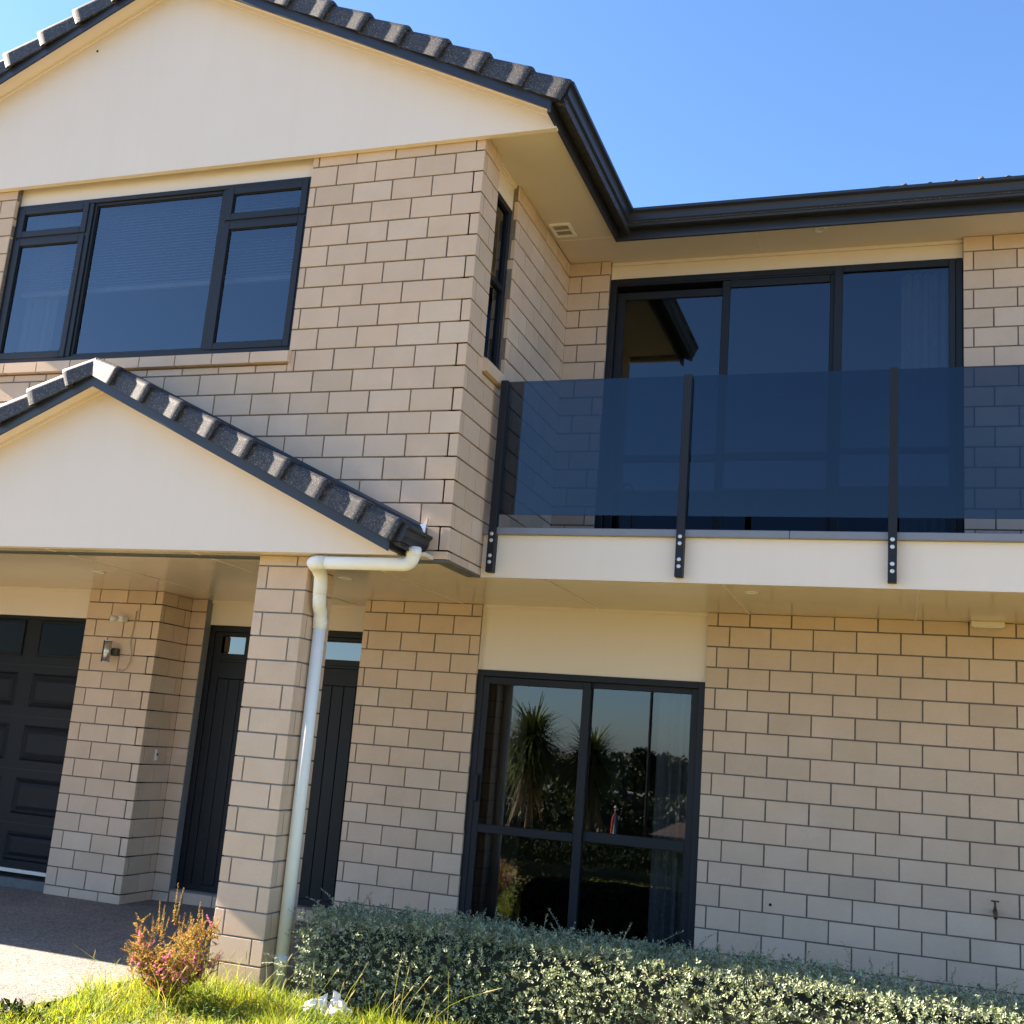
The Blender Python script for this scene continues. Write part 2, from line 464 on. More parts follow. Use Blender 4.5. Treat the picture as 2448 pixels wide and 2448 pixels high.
# --- wall between garage and entry
zG0 = -.1756
zG = [-.058] + [zG0 - H * j for j in range(0, 17)] + [GZ - .03]
brick_wall(1.884, '-y', -4.1815, -3.4121, zG, lambda r: [-4.1815 + (.11 if r % 2 == 0 else .257) + L * k for k in range(3)], inset1=.0015, back=.12)
brick_wall(-3.4121, '+x', 1.884, 2.3162, zG, lambda r: [1.884 + .055, 1.884 + .352] if r % 2 else [1.884 + .224], inset0=.0015, back=.10)
brick_wall(2.3162, '-y', -3.4121, -3.255, zG, lambda r: [], back=.12)
MB().box(-3.2565, -3.2500, 2.322, 2.47, GZ, -.06).build('door_reveal', M['mortar_pale'], house)
# --- threshold under the entrance
brick_wall(2.33, '-y', -3.25, -1.5, [-2.555, GZ - .02], lambda r: off(-3.12, L), back=.3)
MB().box(-3.25, -1.5, 2.334, 2.62, -2.556, -2.545).build('door_step', M['mortar_pale'], house)

# --- porch pier
xP0, xP1, yP0, yP1 = -1.2885, -.9299, -.037, .3245
zP = [-.058] + [-.128 - H * j for j in range(0, 18)]
MB().box(xP0 + .0075, xP1 - .0075, yP0 + .0075, yP1 - .0075, GZ - .1, -.05).build('pier', M['mortar_pale'], house)
pier = house.children[-1]
def pier_face(face, plane, u0, u1, js, i0, i1):
    for r in range(len(zP) - 1):
        q = sorted({u0, u1} | set(js(r)))
        for a, b in zip(q, q[1:]):
            pl = i0 if a == u0 else JT / 2; qr = i1 if b == u1 else JT / 2
            BRICKS.append((pier, face, plane, a + pl, zP[r + 1] + JT / 2, b - a - pl - qr, zP[r] - zP[r + 1] - JT, .03))
pier_face('-y', yP0, xP0, xP1, lambda r: [xP0 + .07] if r % 2 else [xP0 + .277], 0, .0015)
pier_face('+x', xP1, yP0, yP1, lambda r: [yP0 + .065] if r % 2 else [yP0 + .30], .0015, .0015)
pier_face('-x', xP0, yP0, yP1, lambda r: [yP0 + .065] if r % 2 else [yP0 + .30], .0015, .0015)
pier_face('+y', yP1, xP0, xP1, lambda r: [xP0 + .07] if r % 2 else [xP0 + .277], 0, 0)

# --- sloping sill bricks under the big window and the narrow window
MB().box(-3.885, -1.2905, .012, .09, 1.25, 1.335).build('window_sill_bed', M['mortar'], house)
sillbed = house.children[-1]
def sill_brick(x0, x1, parent):
    poly = [(-.038, 1.262), (.05, 1.262), (.05, 1.372), (-.038, 1.338)]
    fix_normals(MB().prism(poly, x0, x1, 'x').build('sill_brick', M['brick'], parent))
xs = [-1.275 - .0 - .3 * k for k in range(9)]
for k in range(9):
    x1 = -1.275 - .3 * k; x0 = max(x1 - .291, -3.90)
    sill_brick(x0, x1, sillbed)
for (y0, y1) in ((.285, .64),):
    fix_normals(MB().prism([(.035, 1.262), (-.08, 1.262), (-.08, 1.395), (.035, 1.345)], y0, y1, 'y').build('sill_brick', M['brick'], house))

revA = MB().box(-3.97, -3.8935, .03, .088, 1.26, 2.79).build('window_reveal', M['mortar'], house)
for r in range(11):
    BRICKS.append((revA, '+x', -3.8849, .0015, zA[r + 1] + JT / 2, .056, zA[r] - zA[r + 1] - JT, .03))
revB = MB().box(-.088, -.012, .7205, .79, 1.26, 2.82).build('window_reveal', M['mortar'], house)
for r in range(11):
    BRICKS.append((revB, '-y', .7121, -.096, zC[r + 1] + JT / 2, .0945, zC[r] - zC[r + 1] - JT, .03))
# ---- emit the bricks: the 300 that show largest are objects, the rest one mesh
def brick_points(b):
    w, face, plane, u, z, ww, hh, bd = b
    if face in ('-y', '+y'): return [(u, plane, z), (u + ww, plane, z), (u + ww, plane, z + hh), (u, plane, z + hh)]
    return [(plane, u, z), (plane, u + ww, z), (plane, u + ww, z + hh), (plane, u, z + hh)]
def shown(b):
    w, face, plane, u, z, ww, hh, bd = b
    if face in ('-x', '+y'): return 0
    pts = brick_points(b)
    c = Vector(pts[0]).lerp(Vector(pts[2]), .5)
    if (face == '-y' and c.y < CAM_LOC.y): return 0
    if plane == 0. and face == '-y' and c.z < 1.02 - .47 * abs(c.x + 2.56) + .27: return 0     # behind the porch gable
    if face == '+x' and plane == 0. and c.y > .6 and c.z < 1.2: return .2
    if z < -2.25 and plane > 1.9 and c.x > -.9: return 0                                          # behind the hedge
    if plane > 1.8 and c.x < -1.0 and z > -.07: return 0
    q = [proj(p) for p in pts]
    cx, cy = sum(p[0] for p in q) / 4, sum(p[1] for p in q) / 4
    if not (0 < cx < 2448 and 0 < cy < 2448): return 0
    return abs(sum(q[i][0] * q[(i + 1) % 4][1] - q[(i + 1) % 4][0] * q[i][1] for i in range(4))) / 2
order = sorted(range(len(BRICKS)), key=lambda i: -shown(BRICKS[i]))
chosen = set(order[:300])
def brick_local(ww, hh, bd, jit=0.):
    c = .0018
    v = [(c, 0, c), (ww - c, 0, c), (ww - c, 0, hh - c), (c, 0, hh - c),
         (0, c, 0), (ww, c, 0), (ww, c, hh), (0, c, hh), (0, bd, 0), (ww, bd, 0), (ww, bd, hh), (0, bd, hh)]
    f = [(0, 1, 2, 3), (4, 5, 1, 0), (5, 6, 2, 1), (6, 7, 3, 2), (7, 4, 0, 3), (8, 9, 5, 4), (9, 10, 6, 5), (10, 11, 7, 6), (11, 8, 4, 7)]
    return v, f
ROT = {'-y': 0., '+x': math.pi / 2, '-x': -math.pi / 2, '+y': math.pi}
def brick_matrix(b):
    w, face, plane, u, z, ww, hh, bd = b
    loc = {'-y': (u, plane, z), '+x': (plane, u, z), '-x': (plane, u + ww, z), '+y': (u + ww, plane, z)}[face]
    j = random.uniform(-.0008, .0004)
    nrm = {'-y': (0, 1), '+x': (-1, 0), '-x': (1, 0), '+y': (0, -1)}[face]
    loc = (loc[0] + nrm[0] * abs(j), loc[1] + nrm[1] * abs(j), loc[2])
    return Matrix.Translation(loc) @ Matrix.Rotation(ROT[face], 4, 'Z') @ Matrix.Rotation(random.uniform(-.003, .003), 4, 'X') @ Matrix.Rotation(random.uniform(-.0025, .0025), 4, 'Y') @ Matrix.Diagonal((1 + random.uniform(-.006, .004), 1, 1 + random.uniform(-.010, .006), 1))
cache = {}
rest = MB()
for i, b in enumerate(BRICKS):
    w, face, plane, u, z, ww, hh, bd = b
    v, f = brick_local(ww, hh, bd)
    if i in chosen:
        key = (round(ww, 4), round(hh, 4), bd)
        if key not in cache:
            me = bpy.data.meshes.new('brick'); me.from_pydata(v, [], f); me.materials.append(M['brick']); cache[key] = me
        o = bpy.data.objects.new('brick', cache[key]); COL.objects.link(o)
        o.parent = w
        o.matrix_local = brick_matrix(b)
    else:
        m = brick_matrix(b)
        rest.add([m @ Vector(p) for p in v], f)
rest.build('brickwork', M['brick'], house, kind='stuff')
for o in house.children:      # bricks hang off walls whose own matrix is the identity in world space
    pass

# ================================================================== steel lintel under the upper bay
MB().box(-5.2, -.001, .001, .092, -.0685, -.0585).box(-.092, -.001, .093, .584, -.0685, -.0585).build('steel_lintel', M['steel_grey'], house)

# ================================================================== soffits and ceilings
low = MB().box(-5.6, 7.0, .6125, 2.5, -.0600, -.035).box(-5.6, -.0935, -.125, .6124, -.0602, -.035)
low = low.build('porch_soffit', M['soffit'], house)
for x, y0, y1 in ((.447, .615, 1.955), (1.58, .615, 1.955), (2.713, .615, 1.955), (3.846, .615, 1.955), (-.655, .1, 1.955), (-1.77, -.1, 2.3), (-2.95, -.1, 1.95)):
    MB().box(x - .006, x + .006, y0, y1, -.0632, -.0595).build('jointer_strip', M['cream'], low)
MB().box(-4.9, -.25, -.137, -.125, -.0645, -.05).build('jointer_strip', M['cream'], low)
def downlight(x, y, z, parent):
    o = MB()
    n = 24
    v, f = [], []
    for r_, dz in ((.048, 0.), (.046, -.006), (.036, -.006), (.032, .004), (0.0001, .004)):
        for k in range(n): v.append((x + r_ * math.cos(2 * math.pi * k / n), y + r_ * math.sin(2 * math.pi * k / n), z + dz))
    for a in range(4):
        for k in range(n): f.append((a * n + k, a * n + (k + 1) % n, (a + 1) * n + (k + 1) % n, (a + 1) * n + k))
    o.add(v, f).build('downlight', M['white'], parent)
downlight(1.72, .92, -.0604, low); downlight(-1.12, .83, -.0604, low)
downlight(-3.3, .9, -.0604, low)
up = MB().box(-.12, .505, .0015, 1.6195, 2.8205, 2.84).box(.001, 8.0, 1.6196, 2.16, 2.8205, 2.84).build('eave_soffit', M['soffit_matt'], house)
MB().box(-5.68, -5.2, .0, 2.0, 2.8205, 2.84).build('eave_soffit', M['soffit_matt'], house)
MB().box(.02, .5, 1.6155, 1.6225, 2.8175, 2.8225).box(1.552, 1.560, 1.63, 2.035, 2.8175, 2.8225).build('jointer_strip', M['cream'], up)
downlight(2.03, 1.75, 2.8195, up)
# vent
v = MB().box(.03, .195, 1.325, 1.345, 2.806, 2.8225).box(.03, .195, 1.515, 1.535, 2.806, 2.8225).box(.03, .05, 1.345, 1.515, 2.806, 2.8225).box(.175, .195, 1.345, 1.515, 2.806, 2.8225).box(.05, .175, 1.425, 1.435, 2.808, 2.8205).build('vent', M['pvc'], up)
sl = MB()
for k in range(10): sl.box(.055 + k * .0122, .0567 + k * .0122, 1.346, 1.514, 2.809, 2.8195)
sl.build('vent_louvres', M['cream'], v, kind='stuff')
MB().box(.05, .175, 1.345, 1.515, 2.8196, 2.8204).build('vent_opening', M['hole'], v)

# ================================================================== cream boards
def rake(apex_x, apex_z, m): return lambda x: apex_z - m * abs(x - apex_x)
UAX, UAZ, UM = -2.592, 4.287, .478           # upper barge board lower edge
PAX, PAZ, PM = -2.56, 1.020, .470            # porch barge board lower edge
ub, pb = rake(UAX, UAZ, UM), rake(PAX, PAZ, PM)
g = fix_normals(MB().prism([(-5.68, 2.772), (.5, 2.772), (.5, ub(.5) + .05), (UAX, UAZ + .05), (-5.68, ub(-5.68) + .05)], -.05, -.006, 'y').build('gable_board', M['cream'], house))
fix_normals(MB().prism([(-3.300 + .0085 * math.cos(t * .5236), 3.872 + .0085 * math.sin(t * .5236)) for t in range(12)], -.056, -.049, 'y').build('fixing', M['hole'], g))
# moulding line below the verge lining
def verge_strip(f, ax, x0, x1, y0, y1, d0, d1, name, mat):
    """a strip following the rake from y0 to y1, d0..d1 above the barge lower edge."""
    mb = MB()
    for xa, xb in ((x0, ax), (ax, x1)):
        v = [(x, y, f(x) + d) for x in (xa, xb) for y in (y0, y1) for d in (d0, d1)]
        mb.add(v, [(0, 1, 3, 2), (4, 6, 7, 5), (0, 4, 5, 1), (2, 3, 7, 6), (0, 2, 6, 4), (1, 5, 7, 3)])
    return fix_normals(mb.build(name, mat, house))
verge_strip(ub, UAX, -5.68, .5, -.197, -.0515, .045, .06, 'verge_lining', M['cream'])
verge_strip(ub, UAX, -5.68, .47, -.068, -.0515, .020, .0445, 'verge_bead', M['cream'])
verge_strip(pb, PAX, -4.9, -.249, -.347, -.2015, .04, .055, 'verge_lining', M['cream'])
verge_strip(pb, PAX, -4.9, -.26, -.218, -.2015, .016, .0395, 'verge_bead', M['cream'])
pg = fix_normals(MB().prism([(-4.92, -.066), (-.249, -.066), (-.249, pb(-.249) + .05), (PAX, PAZ + .05), (-4.92, pb(-4.92) + .05)], -.2, -.14, 'y').build('gable_board', M['cream'], house))
# panels above openings
MB().box(-3.885, -1.2905, .055, .088, 2.660, 2.81).build('lintel_panel', M['cream'], house)
MB().box(-.085, -.045, .300, .712, 2.626, 2.8195).build('lintel_panel', M['cream'], house)
MB().box(-.075, -.04, .30, .712, 2.79, 2.8195).box(-.04, -.022, .302, .71, 2.800, 2.8198).build('scotia', M['cream'], house)
MB().box(.346, 3.033, 2.105, 2.16, 2.672, 2.8195).box(.348, 3.031, 2.085, 2.104, 2.794, 2.8192).box(.348, .362, 2.085, 2.104, 2.672, 2.7935).build('lintel_panel', M['cream'], house)
MB().box(-.4916, 1.2813, 2.0, 2.07, -.566, -.0565).box(-.489, 1.279, 1.982, 1.9995, -.084, -.0568).box(-.490, -.476, 1.982, 1.9995, -.566, -.0845).build('lintel_panel', M['cream'], house)
MB().box(-3.25, -1.50, 2.40, 2.47, -.277, -.0565).box(-3.249, -1.5, 2.382, 2.3995, -.085, -.0568).build('lintel_panel', M['cream'], house)
MB().box(-7.2, -4.1815, 1.965, 2.05, -.315, -.0565).box(-7.2, -4.183, 1.947, 1.9645, -.085, -.0568).build('lintel_panel', M['cream'], house)

# ================================================================== balcony
MB().box(.0015, 7.0, .585, .612, -.064, .2195).build('balcony_fascia', M['cream'], house)
cap = MB().box(.0015, 1.98, .552, .70, .2205, .2665, .003).box(1.983, 7.0, .552, .70, .2205, .2665, .003).build('capping', M['capping'], house)
MB().box(.002, 7.0, .613, 2.039, -.034, .19).build('balcony_deck', M['capping'], house)

# ================================================================== barge boards, gutters, fascias
verge_strip(ub, UAX, -5.83, .505, -.212, -.198, 0., .086, 'barge_board', M['navy'])
verge_strip(pb, PAX, -4.95, -.232, -.362, -.348, 0., .078, 'barge_board', M['navy'])
verge_strip(pb, PAX, -4.95, -.234, -.366, -.3625, .058, .079, 'barge_flashing', M['navy'])
def extr_path(profile, path, name, mat, closed=True):
    """profile: (out, z) points; path: list of (x, y) with outward side on the right-hand normals given by mitres."""
    n = len(profile); v, f = [], []
    for i, p in enumerate(path):
        p = Vector(p)
        d0 = (p - Vector(path[i - 1])).normalized() if i else None
        d1 = (Vector(path[i + 1]) - p).normalized() if i < len(path) - 1 else None
        ns = [Vector((d.y, -d.x)) for d in (d0, d1) if d is not None]
        nn = sum(ns, Vector((0, 0))).normalized(); sc = 1 / max(nn.dot(ns[0]), .3)
        for (o_, z) in profile:
            q = p + nn * o_ * sc
            v.append((q.x, q.y, z))
    for i in range(len(path) - 1):
        for k in range(n): f.append((i * n + k, i * n + (k + 1) % n, (i + 1) * n + (k + 1) % n, (i + 1) * n + k))
    f.append(tuple(range(n))[::-1]); f.append(tuple((len(path) - 1) * n + k for k in range(n)))
    return fix_normals(MB().add(v, f).build(name, mat, house))
# path runs along the eave with the outside on its right: bay eave then balcony eave
gut = [(0.006, 2.868), (.012, 2.860), (.078, 2.852), (.088, 2.858), (.092, 2.874), (.112, 2.892), (.117, 2.93), (.124, 2.944), (.145, 2.958), (.147, 2.978), (.139, 2.982), (.133, 2.972), (.115, 2.955), (.107, 2.90), (.08, 2.866), (.015, 2.872)]
fas = [(0, 2.785), (.004, 2.785), (.006, 2.80), (.0055, 2.95), (-.018, 2.95), (-.018, 2.785)]
path = [(.505, -.211), (.505, 1.6225), (8.0, 1.6225)]
extr_path([(o_, z) for o_, z in fas], path, 'fascia_board', M['navy'])
extr_path([(o_, z) for o_, z in gut], path, 'gutter', M['navy'])
MB().add([(.505 + o_, -.2125, z) for o_, z in gut[:12] + [(0.006, 2.97)]], [tuple(range(13))]).build('gutter_stop_end', M['navy'], house)
for gx in (2.45, 5.4):
    extr_path([(.004, 2.862), (.012, 2.857), (.08, 2.849), (.091, 2.856), (.095, 2.873), (.1145, 2.89), (.1195, 2.93), (.126, 2.943), (.1475, 2.957), (.1495, 2.98), (.10, 2.98), (.09, 2.90)], [(gx, 1.6225), (gx + .07, 1.6225)], 'gutter_joint', M['navy'])
# left eave of the bay, out of the picture
extr_path([(o_, z) for o_, z in gut], [(-5.68, 2.5), (-5.68, -.211)], 'gutter', M['navy'])
# porch gutter
pgut = [(.003, -.012), (.075, -.015), (.083, .0), (.098, .02), (.102, .055), (.118, .068), (.120, .082), (.112, .084), (.105, .072), (.092, .06), (.085, .015), (.07, -.006), (.006, -.004)]
extr_path([(-.0, -.06), (.0025, -.06), (.0025, .085), (-.018, .085), (-.018, -.06)], [(-.228, -.361), (-.228, -.004)], 'fascia_board', M['navy'])
extr_path(pgut, [(-.226, -.366), (-.226, -.006)], 'gutter', M['navy'])
MB().add([(-.226 + o_, -.3675, z) for o_, z in pgut[:8] + [(.003, .085)]], [tuple(range(9))]).build('gutter_stop_end', M['navy'], house)
extr_path(pgut, [(-4.92, -.006), (-4.92, -.366)], 'gutter', M['navy'])

# ================================================================== tiles
def verge_tile(apex, m, side, s0, s1, y_front, n0, n1, flare=.030, lift=.022, inner=.26):
    """one barge tile: s along the slope from the apex (downhill), n perpendicular to the slope."""
    ang = math.atan(m)
    d = Vector((side * math.cos(ang), 0, -math.sin(ang))); nn = Vector((side * math.sin(ang), 0, math.cos(ang)))
    A = Vector((apex[0], 0, apex[1]))
    r = .036; th = .016
    def prof(o_, u_):
        pts = [(-o_, n0), (-o_, n0 + .004), (-o_, n1 + u_ - r - .014), (-o_, n1 + u_ - r - .006)]
        pts += [(-o_ + r - r * math.cos(a), n1 + u_ - r + r * math.sin(a)) for a in [i * math.pi / 2 / 5 for i in range(6)]]
        pts += [(-o_ + r + .006, n1 + u_), (.10, n1 + u_ - .003), (.16, n1 + u_ - .03), (inner, n1 + u_ - .034)]
        inn = [(inner, n1 + u_ - .034 - th), (.155, n1 + u_ - .03 - th), (.095, n1 + u_ - .003 - th), (-o_ + r, n1 + u_ - th)]
        inn += [(-o_ + th + .006, n1 + u_ - th - .012), (-o_ + th, n0)]
        return pts + inn
    mb = MB(); v, f = [], []
    secs = [0., .45, .85, .97, 1.0]
    for t in secs:
        e = t
        s = s0 + (s1 - s0) * t
        k = .004 if t == 1.0 else 0
        P = prof(flare * e - k, lift * e - k)
        for (yy, n_) in P: v.append(A + d * s + nn * n_ + Vector((0, y_front + yy, 0)))
    n = len(P)
    for i in range(len(secs) - 1):
        for k in range(n): f.append((i * n + k, i * n + (k + 1) % n, (i + 1) * n + (k + 1) % n, (i + 1) * n + k))
    f.append(tuple(range(n))); f.append(tuple((len(secs) - 1) * n + k for k in range(n)))
    o = mb.add(v, f).build('verge_tile', M['tile'], house)
    fix_normals(o)
    me = o.data
    for p in me.polygons: p.use_smooth = len(p.vertices) == 4
    try: me.set_sharp_from_angle(angle=math.radians(40))
    except Exception: pass
    return o
ca = math.cos(math.atan(UM)); gauge = .304 / ca
for k in range(11):
    s1 = min(.14 + .304 * k, 3.14) / ca
    for side in (1, -1):
        verge_tile((UAX, UAZ), UM, side, s1 - gauge - .03 if k else -.095, s1, -.222, .062, .200)
cp = math.cos(math.atan(PM)); gp = .281 / cp
for k in range(9):
    s1 = min(.152 + .2785 * k, 2.334) / cp
    for side in (1, -1):
        if s1 * cp > 2.45: continue
        verge_tile((PAX, PAZ), PM, side, s1 - gp - .03 if k else -.088, s1, -.378, .062, .185, inner=.37)
# roof bodies
def roof_plate(ax, az, m, x0, x1, y0, y1, d0, d1, name='roof'):
    f = rake(ax, az, m); mb = MB()
    for xa, xb in ((x0, ax), (ax, x1)):
        # stepped courses
        n = max(1, int(abs(xb - xa) / .3)); side = 1 if xb == x1 else -1
        for i in range(n):
            a = xa + (xb - xa) * i / n; b = xa + (xb - xa) * (i + 1) / n
            da, db = (d1, d1 + .02) if side == 1 else (d1 + .02, d1)
            v = [(a, y0, f(a) + d0), (b, y0, f(b) + d0), (b, y0, f(b) + db), (a, y0, f(a) + da)]
            v += [(x, y1, z) for x, y, z in v]
            mb.add(v, [(0, 1, 2, 3), (7, 6, 5, 4), (0, 4, 5, 1), (1, 5, 6, 2), (2, 6, 7, 3), (3, 7, 4, 0)])
    return fix_normals(mb.build(name, M['tile'], house))
roof_plate(UAX, UAZ, UM, -5.85, .60, -.19, 9., .062, .17)
roof_plate(PAX, PAZ, PM, -5.0, -.17, -.34, -.003, .057, .15)
# ridge caps
def ridge(ax, z, m, y0, y1):
    v = []
    w = .13
    for y in (y0, y1):
        v += [(ax - w, y, z - w * m - .02), (ax - w * .35, y, z - .016), (ax, y, z + .004), (ax + w * .35, y, z - .016), (ax + w, y, z - w * m - .02), (ax + w, y, z - w * m - .05), (ax, y, z - .05), (ax - w, y, z - w * m - .05)]
    f = [tuple(range(8)), tuple(range(15, 7, -1))] + [(i, 8 + i, 8 + (i + 1) % 8, (i + 1) % 8) for i in range(8)]
    fix_normals(MB().add(v, f).build('ridge_tile', M['tile'], house))
ridge(UAX, UAZ + .232, UM, -.17, 3.)
ridge(PAX, PAZ + .20, PM, -.31, -.004)
# roof over the balcony wing
mb = MB()
for i in range(16):
    a, b = 1.52 + .33 * i, 1.52 + .33 * (i + 1)
    za, zb = 2.975 + (a - 1.52) * .478, 2.975 + (b - 1.52) * .478
    mb.add([(-2.0, a, za - .1), (9., a, za - .1), (9., b, zb - .1), (-2., b, zb - .1), (-2., a, za + .02), (9., a, za + .02), (9., b, zb), (-2., b, zb)],
           [(0, 3, 2, 1), (4, 5, 6, 7), (0, 1, 5, 4), (2, 3, 7, 6), (0, 4, 7, 3), (1, 2, 6, 5)])
mb.build('roof', M['tile'], house)
rt = MB()
for k in range(12):
    x = 2.62 + k * .17
    rt.tube([(x, 1.50, 2.975), (x, 1.62, 3.040 + (.007, -.004, .004, .012, .0, .008)[k % 6]), (x, 1.80, 3.09)], .022, 8)
rt.build('eave_tile_rolls', M['tile'], house, kind='stuff')
fix_normals(MB().prism([(3.34, 3.045), (7.5, 4.35), (7.5, 3.045)], 1.64, 1.95, 'y').build('roof', M['tile'], house))
# apron flashing on the wall above the porch roof
def wall_z(x): return 1.240 - .4545 * (x + 2.56) if x > -2.56 else 1.240 + .4545 * (x + 2.56)
mb = MB()
for xa, xb in ((-4.9, -2.56), (-2.56, -.15)):
    for (y0, y1, d0, d1) in ((-.012, -.001, -.11, .0), (-.02, -.0125, -.016, .004)):
        v = [(x, y, wall_z(x) + d) for x in (xa, xb) for y in (y0, y1) for d in (d0, d1)]
        mb.add(v, [(0, 1, 3, 2), (4, 6, 7, 5), (0, 4, 5, 1), (2, 3, 7, 6), (0, 2, 6, 4), (1, 5, 7, 3)])
fix_normals(mb.build('apron_flashing', M['navy'], house))
fix_normals(MB().prism([(-.19, .158), (-.150, .160), (-.142, .20), (-.155, .10)], -.03, -.004, 'y').build('flashing_tip', M['bolt'], house))

# ================================================================== downpipe
def arc(c, r, a0, a1, ax1, ax2, n=6):
    return [Vector(c) + Vector(ax1) * r * math.cos(a0 + (a1 - a0) * i / n) + Vector(ax2) * r * math.sin(a0 + (a1 - a0) * i / n) for i in range(n + 1)]
PX, PY, R_ = -.884, .118, .040
dp = MB().tube([(-.152, -.16, -.012), (-.152, -.16, -.06)] + arc((-.212, -.16, -.06), .06, 0, -math.pi / 2, (1, 0, 0), (0, 0, 1)) + [(-.5, -.16, -.12), (-.80, -.16, -.12)], R_, 20).build('downpipe', M['pvc'], house, smooth=True)
MB().tube([(-.74, -.16, -.12), (-.80, -.16, -.12)] + arc((-.80, -.10, -.12), .06, -math.pi / 2, -math.pi, (1, 0, 0), (0, 1, 0), 5)[0:0] + [(-.835, -.14, -.121), (-.852, -.09, -.125), (-.853, -.04, -.14), (-.853, .0, -.18), (-.853, .01, -.24), (-.853, .012, -.30)], .0435, 20).build('pipe_bend', M['pvc'], dp, smooth=True)
MB().tube([(-.853, .012, -.27), (-.853, .015, -.32), (-.862, .04, -.365), (-.876, .09, -.40), (PX, PY - .01, -.44), (PX, PY, -.48)], .0425, 20).build('pipe_bend', M['pvc'], dp, smooth=True)
MB().tube([(PX, PY, -.43), (PX, PY, GZ - .03)], R_, 20).build('pipe', M['pvc'], dp, smooth=True)
for z in (-.47, -2.50): MB().tube([(PX, PY, z - .03), (PX, PY, z + .03)], R_ + .0045, 20).build('pipe_collar', M['pvc'], dp, smooth=True)
MB().tube([(-.152, -.16, -.07), (-.152, -.16, -.02)], R_ + .0045, 20).build('pipe_collar', M['pvc'], dp, smooth=True)

# ================================================================== windows and doors
def frame_mb(mb, x0, x1, z0, z1, w, y0, y1, b=.003, ax='y', wt=None, wb=None):
    wt = w if wt is None else wt; wb = w if wb is None else wb
    def B(a, c, d, e):
        if ax == 'y': mb.box(a, c, y0, y1, d, e, b)
        else: mb.box(y0, y1, a, c, d, e, b)
    B(x0, x0 + w, z0, z1); B(x1 - w, x1, z0, z1)
    B(x0 + w, x1 - w, z1 - wt, z1); B(x0 + w, x1 - w, z0, z0 + wb)
    return mb

# --- big bay window
bay = frame_mb(MB(), -3.884, -1.2925, 1.365, 2.6585, .034, .035, .09)
bay.box(-3.205, -3.163, .037, .089, 1.40, 2.624, .003).box(-2.018, -1.976, .037, .089, 1.40, 2.624, .003)
bay = bay.build('window', M['alu'], house)
bay['label'] = 'wide five pane bay window with dark frame'
def sash(x0, x1, z0, z1, parent, y=.028, w=.05, glass='glass'):
    s = frame_mb(MB(), x0, x1, z0, z1, w, y, y + .045).build('sash', M['alu'], parent)
    sl_ = frame_mb(MB(), x0 + w, x1 - w, z0 + w, z1 - w, .006, y + .012, y + .02, 0).build('seal', M['alu_black'], parent)
    MB().box(x0 + w + .001, x1 - w - .001, y + .021, y + .027, z0 + w + .001, z1 - w - .001).build('pane', M[glass], parent)
    return s
bay_t = MB().box(-3.85, -3.205, .038, .088, 2.362, 2.392, .003).box(-1.976, -1.3265, .038, .088, 2.350, 2.380, .003).build('transom', M['alu'], bay)
sash(-3.852, -3.203, 2.388, 2.628, bay); sash(-3.852, -3.203, 1.395, 2.366, bay)
sash(-1.978, -1.3245, 2.376, 2.628, bay); sash(-1.978, -1.3245, 1.395, 2.354, bay)
sash(-3.163, -2.018, 1.398, 2.626, bay, y=.05, w=.022)
bl = MB()
for k in range(27):
    z = 1.985 + k * .0235
    v = [(-3.82, .150, z), (-1.36, .150, z), (-1.36, .166, z + .0195), (-3.82, .166, z + .0195)]
    bl.add(v + [(x, y + .001, zz) for x, y, zz in v], [(0, 1, 2, 3), (7, 6, 5, 4)])
bl.box(-3.82, -1.36, .146, .172, 1.945, 1.978)
bl.build('blind', M['blind'], house, kind='stuff')

def room(x0, x1, y0, y1, z0, z1):
    """open-fronted dark room behind a window, facing -y."""
    v = [(x0, y0, z0), (x1, y0, z0), (x1, y1, z0), (x0, y1, z0), (x0, y0, z1), (x1, y0, z1), (x1, y1, z1), (x0, y1, z1)]
    MB().add(v, [(0, 1, 2, 3), (4, 7, 6, 5), (3, 2, 6, 7), (0, 3, 7, 4), (1, 5, 6, 2)]).build('room', M['room'], house)
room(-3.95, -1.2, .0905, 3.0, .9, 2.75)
# --- narrow side window (faces +x)
nw = frame_mb(MB(), .303, .709, 1.385, 2.625, .045, -.10, -.045, ax='x').box(-.096, -.05, .35, .662, 1.98, 2.02, .003).build('window', M['alu'], house)
nw['label'] = 'tall narrow side window of the bay'
MB().box(-.076, -.070, .348, .664, 2.021, 2.58).build('pane', M['glass'], nw)
MB().box(-.076, -.070, .348, .664, 1.43, 1.979).build('pane', M['glass'], nw)
MB().add([(-.101, .2, 1.3), (-.101, .8, 1.3), (-1.1, .8, 1.3), (-1.1, .2, 1.3), (-.101, .2, 2.7), (-.101, .8, 2.7), (-1.1, .8, 2.7), (-1.1, .2, 2.7)], [(0, 1, 2, 3), (4, 5, 6, 7), (2, 3, 7, 6), (0, 3, 7, 4), (1, 2, 6, 5)]).build('room', M['room'], house)

